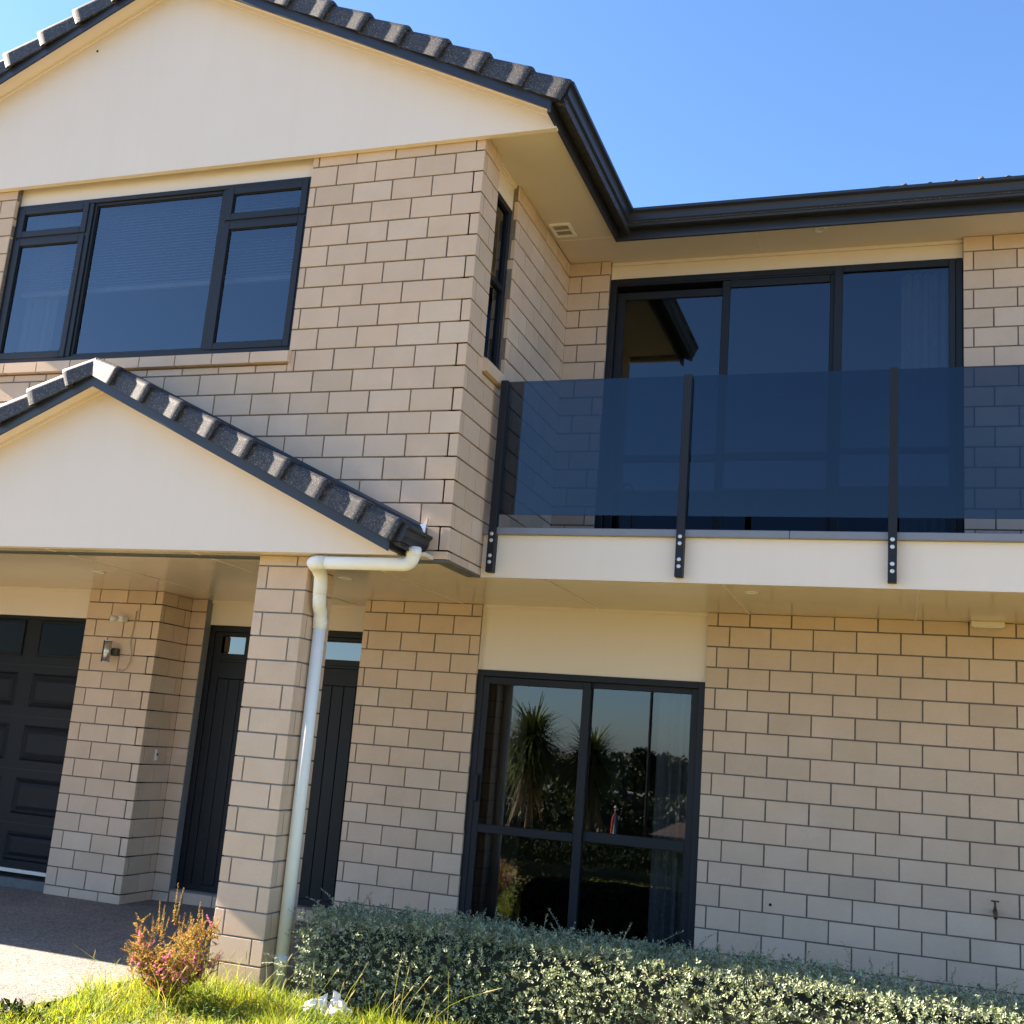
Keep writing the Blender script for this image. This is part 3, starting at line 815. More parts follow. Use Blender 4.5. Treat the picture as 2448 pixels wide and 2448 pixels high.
# --- balcony sliding doors
sd = frame_mb(MB(), .350, 3.029, .205, 2.6705, .050, 2.075, 2.165).build('sliding_door', M['alu'], house)
sd['label'] = 'three panel balcony sliding door with dark frame'
def door_panel(x0, x1, z0, z1, y, parent, wl, wr, wt, wb, mid=None, mw=.05, glass='glass'):
    p = MB().box(x0, x0 + wl, y, y + .035, z0, z1, .003).box(x1 - wr, x1, y, y + .035, z0, z1, .003)
    p.box(x0 + wl, x1 - wr, y, y + .035, z1 - wt, z1, .003).box(x0 + wl, x1 - wr, y, y + .035, z0, z0 + wb, .003)
    if mid: p.box(x0 + wl, x1 - wr, y + .001, y + .034, mid - mw / 2, mid + mw / 2, .003)
    p = p.build('door_panel', M['alu'], parent)
    spans = [(z0 + wb, mid - mw / 2), (mid + mw / 2, z1 - wt)] if mid else [(z0 + wb, z1 - wt)]
    for a, b in spans: MB().box(x0 + wl + .001, x1 - wr - .001, y + .014, y + .021, a + .001, b - .001).build('pane', M[glass], parent)
    return p
door_panel(.402, 1.315, .255, 2.565, 2.122, sd, .062, .058, .065, .12, 1.16, .06, 'glass_deep')
door_panel(1.262, 2.135, .255, 2.605, 2.083, sd, .062, .05, .062, .12, 1.16, .06, 'glass_deep')
door_panel(2.118, 2.977, .255, 2.655, 2.045, sd, .062, .045, .055, .12, 1.185, .045, 'glass_deep')
MB().box(.401, 2.117, 2.08, 2.164, 2.606, 2.62).build('door_track', M['alu'], sd)
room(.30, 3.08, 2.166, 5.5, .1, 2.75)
def curtain(x0, x1, y, z0, z1, mat, waves, amp=.025, name='curtain', lab=None):
    n = int(waves * 10); v, f = [], []
    for i in range(n + 1):
        x = x0 + (x1 - x0) * i / n
        yy = y + amp * math.sin(i / n * waves * 2 * math.pi) + amp * .3 * math.sin(i * 1.7)
        v += [(x, yy, z0), (x, yy, z1)]
    for i in range(n): f.append((2 * i, 2 * i + 2, 2 * i + 3, 2 * i + 1))
    o = MB().add(v, f).build(name, mat, house, smooth=True)
curtain(-3.84, -3.52, .23, 1.36, 2.64, M['blind'], 5)
curtain(2.60, 3.0, 2.30, .2, 2.66, M['curtain'], 6)

# --- ground floor sliding door
gd = frame_mb(MB(), -.488, 1.2785, -2.55, -.5675, .048, 1.985, 2.075).build('sliding_door', M['alu'], house)
gd['label'] = 'ground floor sliding door mirroring the garden'
door_panel(-.442, .420, -2.51, -.618, 1.993, gd, .05, .062, .055, .10, -1.752, .062)
door_panel(.352, 1.232, -2.51, -.606, 2.03, gd, .066, .06, .052, .10, -1.735, .075)
MB().box(-.436, -.412, 1.955, 1.993, -1.56, -1.36, .006).build('handle', M['alu'], gd)
MB().box(-.47, 1.26, 1.98, 2.07, -2.66, -2.5505).build('door_sill', M['alu'], gd)
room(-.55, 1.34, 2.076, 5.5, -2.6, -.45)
curtain(-.44, -.12, 2.20, -2.55, -.58, M['curtain_dark'], 4)
curtain(.90, 1.24, 2.22, -2.55, -.58, M['curtain'], 5)

# --- entrance: sidelight leaf and door
en = frame_mb(MB(), -3.2495, -1.503, -2.545, -.279, .055, 2.405, 2.475).box(-2.70, -2.62, 2.406, 2.474, -2.49, -.334, .003).build('entrance_door', M['door'], house)
en['label'] = 'charcoal planked double entrance door with small high windows'
def leaf(x0, x1, wx0, wx1):
    z0, z1 = -2.54, -.335
    mb = MB().box(x0, x0 + .075, 2.42, 2.46, z0, z1, .003).box(x1 - .075, x1, 2.42, 2.46, z0, z1, .003)
    mb.box(x0 + .075, x1 - .075, 2.42, 2.46, z1 - .03, z1, .003).box(x0 + .075, x1 - .075, 2.42, 2.46, -.745, -.60, .003).box(x0 + .075, x1 - .075, 2.415, 2.46, -.60, -.575, .003)
    mb.box(x0 + .075, wx0, 2.421, 2.459, -.575, z1 - .03).box(wx1, x1 - .075, 2.421, 2.459, -.575, z1 - .03)
    mb.box(wx0, wx1, 2.421, 2.459, -.575, -.525).box(wx0, wx1, 2.421, 2.459, -.372, z1 - .03)
    mb.build('door_leaf', M['door'], en)
    MB().box(wx0, wx1, 2.444, 2.448, -.525, -.372).build('pane', M['glass_sky'], en)
    n = max(2, round((x1 - x0 - .15) / .115)); w = (x1 - x0 - .15) / n
    for k in range(n): MB().box(x0 + .075 + k * w + .0022, x0 + .075 + (k + 1) * w - .0022, 2.428, 2.458, z0, -.747, .0035).build('plank', M['door'], en)
leaf(-3.193, -2.702, -3.13, -2.878)
leaf(-2.618, -1.56, -2.45, -1.64)
MB().box(-3.19, -1.56, 2.459, 2.465, -2.54, -.335).build('door_backing', M['alu_black'], en)
MB().tube([(-2.80, 2.40, -.965), (-2.80, 2.43, -.965)], .013, 12).build('door_lock', M['stainless'], en)
MB().box(-3.3, -1.45, 2.476, 2.56, -2.6, -.2).build('wall_infill', M['hole'], house)

# --- garage door
gar = MB().box(-6.62, -4.10, 2.012, 2.05, -2.50, -.33).build('garage_door', M['garage'], house)
gar['label'] = 'charcoal sectional garage door with a row of windows'
MB().box(-4.185, -4.12, 1.985, 2.011, -2.56, -.318).box(-6.7, -4.186, 1.99, 2.011, -.345, -.318).build('door_trim', M['garage'], gar)
for k in range(5):
    x1 = -4.14 - k * .83 + .0; x0 = x1 - .64
    xw1, xw0 = -4.15 - .79 * k, -4.775 - .79 * k
    fr = frame_mb(MB(), xw0, xw1, -.675, -.355, .022, 1.996, 2.0115, .004).build('window_frame', M['garage'], gar)
    MB().box(xw0 + .022, xw1 - .022, 2.004, 2.008, -.653, -.377).build('pane', M['glass_dark'], gar)
    for z0, z1 in ((-1.125, -.83), (-1.595, -1.288), (-2.05, -1.745), (-2.44, -2.20)):
        mb = MB()
        v = []
        for (i_, y) in ((0., 2.0115), (.018, 1.999), (.04, 2.010), (.07, 2.000)):
            v += [(xw0 + i_, y, z0 + i_), (xw1 - i_, y, z0 + i_), (xw1 - i_, y, z1 - i_), (xw0 + i_, y, z1 - i_)]
        f = [(12, 13, 14, 15)] + [(a * 4 + i, a * 4 + (i + 1) % 4, a * 4 + 4 + (i + 1) % 4, a * 4 + 4 + i) for a in range(3) for i in range(4)]
        mb.add(v, f).build('panel', M['garage'], gar)
for z in (-.755, -1.21, -1.668, -2.125): MB().box(-6.62, -4.14, 2.0095, 2.0125, z - .006, z + .001).build('section_joint', M['alu_black'], gar)
MB().box(-6.62, -4.12, 1.99, 2.03, -2.535, -2.505).build('bottom_seal', M['bolt'], gar)
MB().box(-6.7, -4.06, 1.95, 2.4, -2.66, -2.575).build('garage_sill', M['steel_grey'], house)
# --- hidden masses that close the house off from the light
mass = MB().box(-7.2, -4.0, 2.4, 7.0, GZ, 2.7).box(-7.2, 7.0, 5.6, 8.0, GZ, 2.9).box(3.1, 7.0, 2.17, 5.6, GZ, 2.8)
mass.box(-3.0, -.55, 2.57, 5.6, GZ, -.03).box(-5.2, 7., 2.6, 5.6, -.02, .09).box(1.35, 3.1, 2.10, 5.6, GZ, -.03)
mass.build('unseen_mass', M['hole'], house)
# wing continuing to the left of the picture
MB().box(-10.5, -7.2, .4, 7.0, GZ, -.06).build('unseen_mass', M['cream'], house)
MB().box(-10.6, -5.7, -.20, 2.2, -.10, .06).build('gutter', M['navy'], house)
# vent hole in the wall
MB().tube([(1.789, 1.9605, -2.049), (1.789, 1.9615, -2.049)], .010, 12).build('weep_hole', M['hole'], house)

# ================================================================== GLASS BALUSTRADE
bal = thing('balustrade', 'grey tinted glass balustrade on dark posts along the balcony edge', 'balustrade', (1.5, .56, -.04))
pxs = (.077, 1.322, 2.570, 3.818)
for x in pxs:
    p = MB().box(x - .025, x + .025, .527, .551, -.036, 1.276, .002).box(x - .025, x + .025, .5515, .577, .270, 1.276, .002).box(x - .025, x + .025, .5515, .584, -.036, .217, .002).build('post', M['alu'], bal)
    for z in (.217, .173, .072, .029): MB().tube([(x, .5272, z), (x, .5235, z), (x, .5205, z)], [.0125, .0125, .008], 14).build('bolt', M['bolt'], p)
for a, b in ((.09, 1.319), (1.325, 2.567), (2.573, 3.815), (3.821, 5.05)):
    MB().box(a, b, .5785, .5885, .358, 1.282).build('glass_panel', M['glass_bal'], bal)

# ================================================================== small things fixed to or standing at the house
hp = thing('hoop', 'thin black arched hoop standing on the balcony behind the glass', 'hoop', (.80, 1.2, .19))
a = [(.762, 1.2, .19), (.762, 1.2, .60)] + [(.806 - .044 * math.cos(t), 1.2, .62 + .105 * math.sin(t)) for t in [math.pi * i / 10 for i in range(11)]] + [(.85, 1.2, .60), (.85, 1.2, .19)]
MB().tube(a, .0065, 8).build('rod', M['black'], hp, smooth=True)
wl = thing('wall_light', 'stainless steel up and down light on brick wall beside garage', 'wall light', (-3.835, 1.884, -.69))
MB().tube([(-3.84, 1.80, -.695), (-3.84, 1.80, -.52)], .032, 20).build('lamp_body', M['stainless'], wl, smooth=True)
MB().tube([(-3.84, 1.80, -.516), (-3.84, 1.80, -.5195)], .034, 20).tube([(-3.84, 1.80, -.699), (-3.84, 1.80, -.6955)], .034, 20).build('rim', M['stainless'], wl)
MB().box(-3.872, -3.866, 1.775, 1.83, -.70, -.515).build('side_plate', M['black'], wl)
MB().box(-3.83, -3.77, 1.832, 1.883, -.64, -.575, .006).build('bracket', M['brass'], wl)
fl = thing('security_light', 'small white twin head sensor high on brick wall beside garage', 'sensor', (-3.80, 1.884, -.36))
MB().box(-3.80, -3.735, 1.80, 1.883, -.345, -.295, .008).build('base', M['white'], fl)
MB().tube([(-3.79, 1.80, -.325), (-3.835, 1.765, -.325)], [.022, .030], 14).build('lamp_head', M['white'], fl, smooth=True)
MB().tube([(-3.8355, 1.7645, -.325), (-3.837, 1.7635, -.325)], .026, 14).build('lens', M['capping'], fl)
tag(MB().tube([(-3.655, 1.877, -.24), (-3.663, 1.876, -.36), (-3.672, 1.875, -.47), (-3.672, 1.872, -.52), (-3.642, 1.868, -.60), (-3.645, 1.868, -.68), (-3.67, 1.868, -.735), (-3.72, 1.870, -.765), (-3.75, 1.872, -.75)], .0045, 6).build('cable', M['cable'], smooth=True), 'loose beige cable hanging on the brick wall beside the steel lamp', 'cable')
db = thing('doorbell', 'small white doorbell on shaded brick return beside the entrance', 'doorbell', (-3.4115, 2.09, -1.49))
MB().box(-3.4115, -3.396, 2.075, 2.105, -1.49, -1.398, .003).build('base', M['white'], db)
MB().box(-3.3958, -3.391, 2.083, 2.097, -1.45, -1.43, .001).build('button', M['black'], db)
jb_ = thing('ceiling_light', 'small cream bulkhead box under soffit at the right', 'ceiling light', (3.17, 1.93, -.10))
MB().box(3.065, 3.275, 1.885, 1.955, -.098, -.0603, .006).build('body', M['cream'], jb_)
MB().box(3.08, 3.26, 1.892, 1.95, -.103, -.0985).build('cover', M['white'], jb_)
tp = thing('garden_tap', 'dark brass garden tap low on the right brick wall', 'tap', (3.2, 1.96, -1.97))
MB().tube([(3.2, 1.9615, -1.925), (3.2, 1.90, -1.925), (3.2, 1.885, -1.935), (3.2, 1.88, -1.965)], [.013, .014, .014, .011], 12).build('spout', M['brass'], tp, smooth=True)
MB().tube([(3.2, 1.905, -1.915), (3.2, 1.905, -1.885), (3.198, 1.905, -1.86)], [.012, .008, .006], 10).build('spindle', M['brass'], tp, smooth=True)
MB().box(3.175, 3.225, 1.895, 1.915, -1.862, -1.852, .003).build('handle', M['brass'], tp)

# ================================================================== vegetation helpers
def unit(v): return v / np.maximum(np.linalg.norm(v, axis=-1, keepdims=True), 1e-9)
def leaf_quads(P, D, N, length, width, fold=.15):
    """P base, D direction, N approximate normal; rhombus leaves of 4 verts."""
    D = unit(D); S = unit(np.cross(D, N)); U = unit(np.cross(S, D))
    l = np.asarray(length)[:, None]; w = np.asarray(width)[:, None]
    V = np.stack([P, P + D * l * .45 + S * w * .5 + U * w * fold, P + D * l, P + D * l * .45 - S * w * .5 + U * w * fold], 1)
    n = len(P); F = np.arange(n * 4).reshape(n, 4)
    return V.reshape(-1, 3), F
def merge(parts):
    Vs, Fs, o = [], [], 0
    for V, F in parts:
        Vs.append(V); Fs.append(F + o); o += len(V)
    return np.concatenate(Vs), np.concatenate(Fs)
def smooth_noise(x, y, seed, scale):
    r = np.random.default_rng(seed); out = 0
    for k in range(5):
        a, b, c = r.uniform(.5, 2.2) * scale, r.uniform(.5, 2.2) * scale, r.uniform(0, 6.28)
        out = out + np.sin(a * x * np.cos(k * 1.3) + b * y * np.sin(k * 1.3 + .4) + c)
    return out / 5

# ================================================================== HEDGE
HX0, HX1, HY0, HY1, HZ = -.60, 5.2, -.21, .42, -2.185
def hy0(x): return HY0 + .075 - .105 * np.clip((np.asarray(x) - .65) / 1.0, 0, 1)
hedge = thing('hedge', 'low clipped silver leaved hedge along the foot of the house', 'hedge', (2.0, .2, GZ))
def hedge_core():
    nx, rings = 60, [(.03, 0.), (.0, .22), (.03, .36), (.10, .44), (.28, .46), (.46, .44), (.54, .36), (.56, 0.)]
    v, f = [], []
    for i in range(nx + 1):
        x = HX0 + .07 + (HX1 - HX0) * i / nx
        for (yy, zz) in rings:
            e = .85 if i == 0 else 1
            v.append((x + random.uniform(-.015, .015), float(hy0(x)) + .05 + yy * .82 + random.uniform(-.015, .015), GZ - .02 + zz * .925 * e + random.uniform(-.015, .015)))
    n = len(rings)
    for i in range(nx):
        for k in range(n - 1): f.append((i * n + k, (i + 1) * n + k, (i + 1) * n + k + 1, i * n + k + 1))
    f.append(tuple(range(n)))
    fix_normals(MB().add(v, f).build('dark_core', M['hedge_core'], hedge))  # solid core, the shade inside the hedge put into its colour
hedge_core()
def hedge_leaves():
    def sample(n, kind):
        x = RNG.uniform(HX0, HX1 - .2, n)
        # more leaves where the picture looks
        if kind == 'front':
            h = RNG.uniform(.02, 1, n) ** .9
            z = GZ + h * (HZ - GZ)
            y = hy0(x) + .03 * np.sin(h * 2.4) * -1 + .06 * np.maximum(0, h - .82) / .18
            N = np.stack([np.zeros(n), -np.ones(n), .35 + .9 * (h > .85)], 1)
        elif kind == 'top':
            y = hy0(x) + .02 + RNG.uniform(0, 1, n) * (HY1 - hy0(x) - .02); z = np.full(n, HZ); N = np.stack([np.zeros(n), -.25 * np.ones(n), np.ones(n)], 1)
        elif kind == 'back':
            h = RNG.uniform(.05, 1, n); z = GZ + h * (HZ - GZ); y = np.full(n, HY1) - .04 * (h > .85); N = np.stack([np.zeros(n), np.ones(n), .35 + .9 * (h > .85)], 1)
        else:
            t = RNG.uniform(0, 1, n); x = HX0 + .02 + 0 * t; y = RNG.uniform(HY0, HY1, n); z = GZ + t * (HZ - GZ)
            N = np.stack([-np.ones(n), np.zeros(n), .4 * np.ones(n)], 1)
        P = np.stack([x, y, z], 1)
        bumpv = .035 * smooth_noise(x * 1.0, y + z * 1.3, 3, 6) + .02 * smooth_noise(x, z + y, 5, 17)
        P = P + unit(N) * bumpv[:, None]
        P = P + unit(N) * RNG.normal(-.012, .022, n)[:, None] + RNG.normal(0, .008, (n, 3))
        return P, unit(N)
    parts = []
    for kind, n in (('front', 5600), ('top', 8200), ('end', 600), ('back', 2600)):
        P, N = sample(n, kind)
        T = unit(N * .7 + RNG.normal(0, .55, (n, 3)) + np.array([0, 0, .25]))     # shoot direction
        A = unit(np.cross(T, RNG.normal(0, 1, (n, 3))))
        B = np.cross(T, A)
        for lv in range(3):
            c = P + T * (.012 * lv)
            X = A if lv % 2 == 0 else B
            for sgn in (1, -1):
                D = unit(X * sgn + T * RNG.uniform(.35, 1.1, (n, 1)))
                keep = RNG.uniform(0, 1, n) < .9
                ln = RNG.uniform(.011, .031, n) * (1 - .15 * lv)
                V, F = leaf_quads(c[keep], D[keep], T[keep], ln[keep], ln[keep] * RNG.uniform(.38, .55, keep.sum()))
                parts.append((V, F))
    V, F = merge(parts)
    np_mesh('foliage', V, F, M['hedge_leaf'], hedge, kind='stuff')
hedge_leaves()
def hedge_shoots():
    tw = MB(); parts = []
    for i in range(380):
        if i < 34: x, y = random.uniform(-.72, -.35), random.uniform(-.3, .2)
        else: x, y = random.uniform(HX0, 3.9), random.uniform(HY0 + .05, HY1)
        z = HZ + random.uniform(-.05, .0)
        if i < 34: z -= random.uniform(0, .3)
        ln = random.choice([.05, .07, .09, .12, .16, .22 if random.random() < .5 else .1])
        d = Vector((random.gauss(0, .5) - (.8 if i < 34 else 0), random.gauss(-.15, .4), random.uniform(.5, 1.) if i >= 34 else random.uniform(.05, .7))).normalized()
        bend = Vector((random.gauss(0, .3), random.gauss(0, .3), -.4)) * .5
        pts = []
        for k in range(5):
            t = k / 4
            pts.append(Vector((x, y, z)) + d * ln * t + bend * ln * t * t)
        tw.tube(pts, [.0016, .0014, .0013, .0011, .0008], 4, False)
        m = max(3, int(ln / .016))
        for k in range(m):
            t = (k + .8) / m
            p = Vector((x, y, z)) + d * ln * t + bend * ln * t * t
            ax = d.cross(Vector((random.gauss(0, 1), random.gauss(0, 1), random.gauss(0, 1)))).normalized()
            for sgn in (1, -1):
                parts.append((np.array(p), np.array(ax * sgn + d * random.uniform(.4, 1.0)), np.array(d), random.uniform(.014, .026) * (1.1 - .35 * t)))
    tw.build('twigs', M['twig'], hedge, kind='stuff')
    P = np.array([q[0] for q in parts]); D = np.array([q[1] for q in parts]); N = np.array([q[2] for q in parts]); ln = np.array([q[3] for q in parts])
    V, F = leaf_quads(P, D, N, ln, ln * .45)
    np_mesh('shoots', V, F, M['hedge_leaf'], hedge, kind='stuff')
hedge_shoots()

# ================================================================== LAWN
def blades(n, xr, yr, hmin, hmax, wid, mat, name, keep=None, lean=.35, seedclump=2):
    x = RNG.uniform(*xr, n); y = RNG.uniform(*yr, n)
    dens = smooth_noise(x, y, seedclump, 5.) + .6 * smooth_noise(x, y, seedclump + 9, 14.)
    m = dens + RNG.uniform(-1, 1, n) > -.75
    if keep is not None: m &= keep(x, y)
    x, y, dens = x[m], y[m], dens[m]; n = len(x)
    h = RNG.uniform(hmin, hmax, n) * (1 + .75 * dens) * RNG.choice([.6, 1., 1.0, 1.4], n)
    h = np.maximum(h, .015)
    a = RNG.uniform(0, 2 * np.pi, n)
    side = np.stack([np.cos(a), np.sin(a), 0 * a], 1)
    ld = RNG.normal(0, lean, (n, 2)); L3 = np.concatenate([ld, np.zeros((n, 1))], 1)
    P = np.stack([x, y, np.full(n, GZ - .035)], 1)
    w = RNG.uniform(.6, 1.4, n)[:, None] * wid
    up = np.array([0, 0, 1.0])
    hh = h[:, None]
    p1 = P + up * hh * .55 + L3 * hh * .35
    p2 = P + up * hh * .95 + L3 * hh * 1.0
    V = np.stack([P - side * w, P + side * w, p1 + side * w * .8, p1 - side * w * .8, p2 + side * w * .12, p2 - side * w * .12], 1).reshape(-1, 3)
    b = np.arange(n)[:, None] * 6
    F = np.concatenate([b + np.array([[0, 1, 2, 3]]), b + np.array([[3, 2, 4, 5]])], 0)
    return np_mesh(name, V, F, mat, kind='stuff')
blades(42000, (-1.78, 1.3), (-2.1, -.02), .035, .085, .0022, M['grass'], 'grass', keep=lambda x, y: (x > -1.60 + .09 * smooth_noise(x * 0, y, 4, 7) + .12 * (y > -.6) * (y + .6)) & (y < .0 + .1 * (x < -.9) * 0 - .02 - .06 * (x > -.6)) & ~((x > -1.32) & (x < -.9) & (y > -.05)), lean=.4)
blades(26000, (-1.5, 7.), (-7.0, -2.05), .03, .07, .003, M['grass'], 'grass', lean=.4, seedclump=6)
blades(9000, (1.3, 6.), (-2.1, -.1), .03, .07, .003, M['grass'], 'grass', lean=.4, seedclump=7)
# long weedy grass along the edge by the pier and the drive
blades(900, (-1.75, -.7), (-.75, .0), .09, .17, .0016, M['grass'], 'grass', lean=.5, seedclump=12)
def weeds():
    parts = []
    n = 3200
    x = RNG.uniform(-1.6, .6, n); y = RNG.uniform(-1.9, -.08, n)
    m = smooth_noise(x, y, 21, 4.) + RNG.uniform(-.6, .6, n) > .1
    x, y = x[m], y[m]; n = len(x)
    for k in range(6):
        a = RNG.uniform(0, 6.28, n)
        D = np.stack([np.cos(a), np.sin(a), RNG.uniform(.1, .8, n)], 1)
        P = np.stack([x, y, np.full(n, GZ - .03)], 1) + RNG.normal(0, .006, (n, 3)) + np.stack([0 * x, 0 * x, RNG.uniform(.0, .06, n)], 1)
        ln = RNG.uniform(.012, .035, n)
        parts.append(leaf_quads(P, D, np.tile([0, 0, 1.], (n, 1)), ln, ln * .5))
    V, F = merge(parts)
    np_mesh('lawn_weeds', V, F, M['weed_leaf'], kind='stuff')
weeds()
def seed_stalks():
    st = MB(); hd = MB()
    spots = [(-.42 + .07 * random.gauss(0, 1) + .11 * k * .3, -.30 + random.gauss(0, .1)) for k in range(10)] + [(.15 + random.gauss(0, .22), -.32 + random.gauss(0, .08)) for k in range(12)]
    spots += [(-1.12 + random.gauss(0, .1), -.3 + random.gauss(0, .1)) for k in range(5)] + [(random.uniform(-1.6, .3), random.uniform(-1.2, -.4)) for k in range(12)]
    for (x, y) in spots:
        ln = random.uniform(.16, .34); ld = Vector((random.gauss(.12, .22), random.gauss(0, .15), 1)).normalized()
        bd = Vector((random.gauss(.3, .3), random.gauss(0, .2), -.1)) * .35
        pts = [Vector((x, y, GZ - .04)) + ld * ln * t + bd * ln * t * t for t in (0, .25, .5, .75, 1)]
        st.tube(pts, [.0016, .0014, .0013, .0012, .001], 4, False)
        e = pts[-1]; d = (pts[-1] - pts[-2]).normalized()
        hd.tube([e, e + d * .012, e + d * .035, e + d * .052], [.001, .0032, .003, .0006], 5)
    # one long arching stalk in front of the hedge
    pts = [Vector((.30, -.42, GZ - .03)) + Vector((.30 * t * t + .03 * t, 0, .40 * t - .10 * t * t)) for t in (0, .2, .4, .6, .8, 1)]
    st.tube(pts, [.002, .0019, .0018, .0016, .0014, .0012], 5, False)
    d = (pts[-1] - pts[-2]).normalized(); hd.tube([pts[-1] - d * .03, pts[-1], pts[-1] + d * .08], [.0025, .004, .001], 6)
    st.build('grass_stalks', M['grass'], kind='stuff'); hd.build('grass_seed_heads', M['straw'], kind='stuff')
seed_stalks()

# ================================================================== flowering shrub by the drive
sh = thing('shrub', 'small heather shrub with orange, olive and pink sprigs beside drive', 'shrub', (-1.22, -.58, GZ - .03))
def shrub():
    c0 = Vector((-1.22, -.58, GZ - .03))
    wood = MB(); lf, fl_ = [], []
    sprigs = []
    for i in range(15):
        a = random.uniform(0, 6.28); r0 = random.uniform(0, .04)
        b = c0 + Vector((r0 * math.cos(a), r0 * math.sin(a), 0))
        gc = lambda sd: max(-1.5 * sd, min(1.5 * sd, random.gauss(0, sd)))
        tip = c0 + Vector((gc(.145), gc(.11), random.uniform(.22, .44)))
        mid = b.lerp(tip, .5) + Vector((random.gauss(0, .02), random.gauss(0, .02), .02))
        wood.tube([b, mid, tip], [.004, .003, .0018], 5, False)
        for k in range(58):
            t = random.uniform(.3, 1.0); p = b.lerp(tip, t) + Vector((random.gauss(0, .03), random.gauss(0, .03), random.gauss(0, .02)))
            d = Vector((random.gauss(0, .7), random.gauss(0, .7), random.uniform(.1, 1.0))).normalized()
            sprigs.append((p, d, random.uniform(.045, .09)))
    for (dx, dy, h, dirx) in ((.02, .0, .60, .0), (.19, .0, .47, .22), (-.09, .0, .50, -.1), (.14, .02, .42, .12), (-.22, 0, .38, -.15), (.21, .05, .42, .15), (.10, 0, .46, .05), (-.28, .0, .24, -.3), (-.15, .02, .42, -.1), (.17, -.03, .43, .08), (.06, .02, .44, -.05), (-.04, -.03, .45, .05)):
        sprigs.append((c0 + Vector((dx * .8, dy, h * .74)), Vector((dirx, 0, 1)).normalized(), h * .34))
        sprigs.append((c0 + Vector((dx * .8 + .01, dy, h * .70)), Vector((dirx + .1, .1, 1)).normalized(), h * .34))
    for si, (p, d, ln) in enumerate(sprigs):
        wood.tube([p, p + d * ln], [.0012, .0006], 4, False)
        d = (d + Vector((0, 0, .15))).normalized()
        pink = random.random() < .075 and si < 15 * 58
        m = int(ln / .0055)
        for k in range(m):
            q = p + d * ln * k / m
            for s_ in range(3):
                dd = Vector((random.gauss(0, 1), random.gauss(0, 1), random.gauss(0, 1))) + d * .8
                (fl_ if pink and random.random() < .8 else lf).append((q, dd, random.uniform(.009, .016) * (1.15 - .7 * k / m)))
    wood.build('stems', M['brown_twig'], sh, kind='stuff')
    for nm, arr, mt, wr in (('foliage', lf, 'shrub_leaf', .42), ('flowers', fl_, 'flower', .8)):
        P = np.array([q[0] for q in arr]); D = np.array([q[1] for q in arr]); ln = np.array([q[2] for q in arr])
        V, F = leaf_quads(P, D, RNG.normal(0, 1, (len(P), 3)), ln, ln * wr)
        np_mesh(nm, V, F, M[mt], sh, kind='stuff')
shrub()
# leafy plant bottom left, shade put into its leaf colour, and the edging
pl = thing('leafy_plant', 'low broad leaved plant, shade in its leaf colour, at end of drive edging', 'plant', (-1.55, -1.30, GZ - .03))
def darkplant():
    arr = []
    for k in range(120):
        p = Vector((-1.57 + random.gauss(0, .06), -1.33 + random.gauss(0, .05), GZ + random.uniform(-.02, .05)))
        d = Vector((random.gauss(0, 1), random.gauss(0, 1), random.uniform(.2, 1.2)))
        arr.append((p, d, random.uniform(.03, .06)))
    P = np.array([q[0] for q in arr]); D = np.array([q[1] for q in arr]); ln = np.array([q[2] for q in arr])
    V, F = leaf_quads(P, D, np.tile([0, 0, 1.], (len(P), 1)) + RNG.normal(0, .3, (len(P), 3)), ln, ln * .5)
    np_mesh('leaves', V, F, M['dark_leaf'], pl, kind='stuff')
darkplant()
tag(MB().box(-8.0, -1.66, -1.40, -1.362, GZ - .2, GZ + .012, .004).build('garden_edging', M['timber']), 'dark timber edging along the front of the drive', 'edging')
dn = thing('dandelion', 'single yellow dandelion flower in grass at the foot of pier', 'flower', (-.95, -.19, GZ))
MB().tube([(-.95, -.19, GZ - .03), (-.95, -.19, GZ + .03)], .0015, 5).build('stem', M['grass'], dn)
P = np.tile(np.array([[-.95, -.19, GZ + .032]]), (40, 1)); a = RNG.uniform(0, 6.28, 40)
D = np.stack([np.cos(a), np.sin(a), RNG.uniform(.1, 1.2, 40)], 1)
V, F = leaf_quads(P, D, np.tile([0, 0, 1.], (40, 1)), np.full(40, .017), np.full(40, .006))
np_mesh('petals', V, F, M['dandelion'], dn)
# crumpled bag
def bag():
    r = random.Random(5); n, m = 26, 12; v, f = [], []
    lob = [(r.uniform(1.5, 7), r.uniform(0, 6.28), r.uniform(.05, .16)) for _ in range(9)]
    for j in range(m + 1):
        t = j / m
        for i in range(n):
            a = 2 * math.pi * i / n
            k = 1 + sum(w * math.sin(q * a + p + 5 * t * (1 if q > 4 else -1)) for q, p, w in lob) + r.uniform(-.09, .09)
            rr = .098 * math.sin(math.pi * (.12 + .86 * t)) ** .55 * k
            z = .105 * t ** .8 * (1 + .35 * math.sin(2 * a + .7) * t + .22 * math.sin(5 * a) * t) + r.uniform(-.007, .007)
            v.append((-.345 + rr * math.cos(a) * 1.15, -.27 + rr * math.sin(a) * .75, GZ - .045 + z))
    for j in range(m):
        for i in range(n): f.append((j * n + i, j * n + (i + 1) % n, (j + 1) * n + (i + 1) % n, (j + 1) * n + i))
    f.append(tuple(range(n))[::-1]); f.append(tuple(m * n + i for i in range(n)))
    tag(MB().add(v, f).build('plastic_bag', M['plastic_bag']), 'crumpled white plastic bag on grass in front of the hedge', 'bag')
bag()

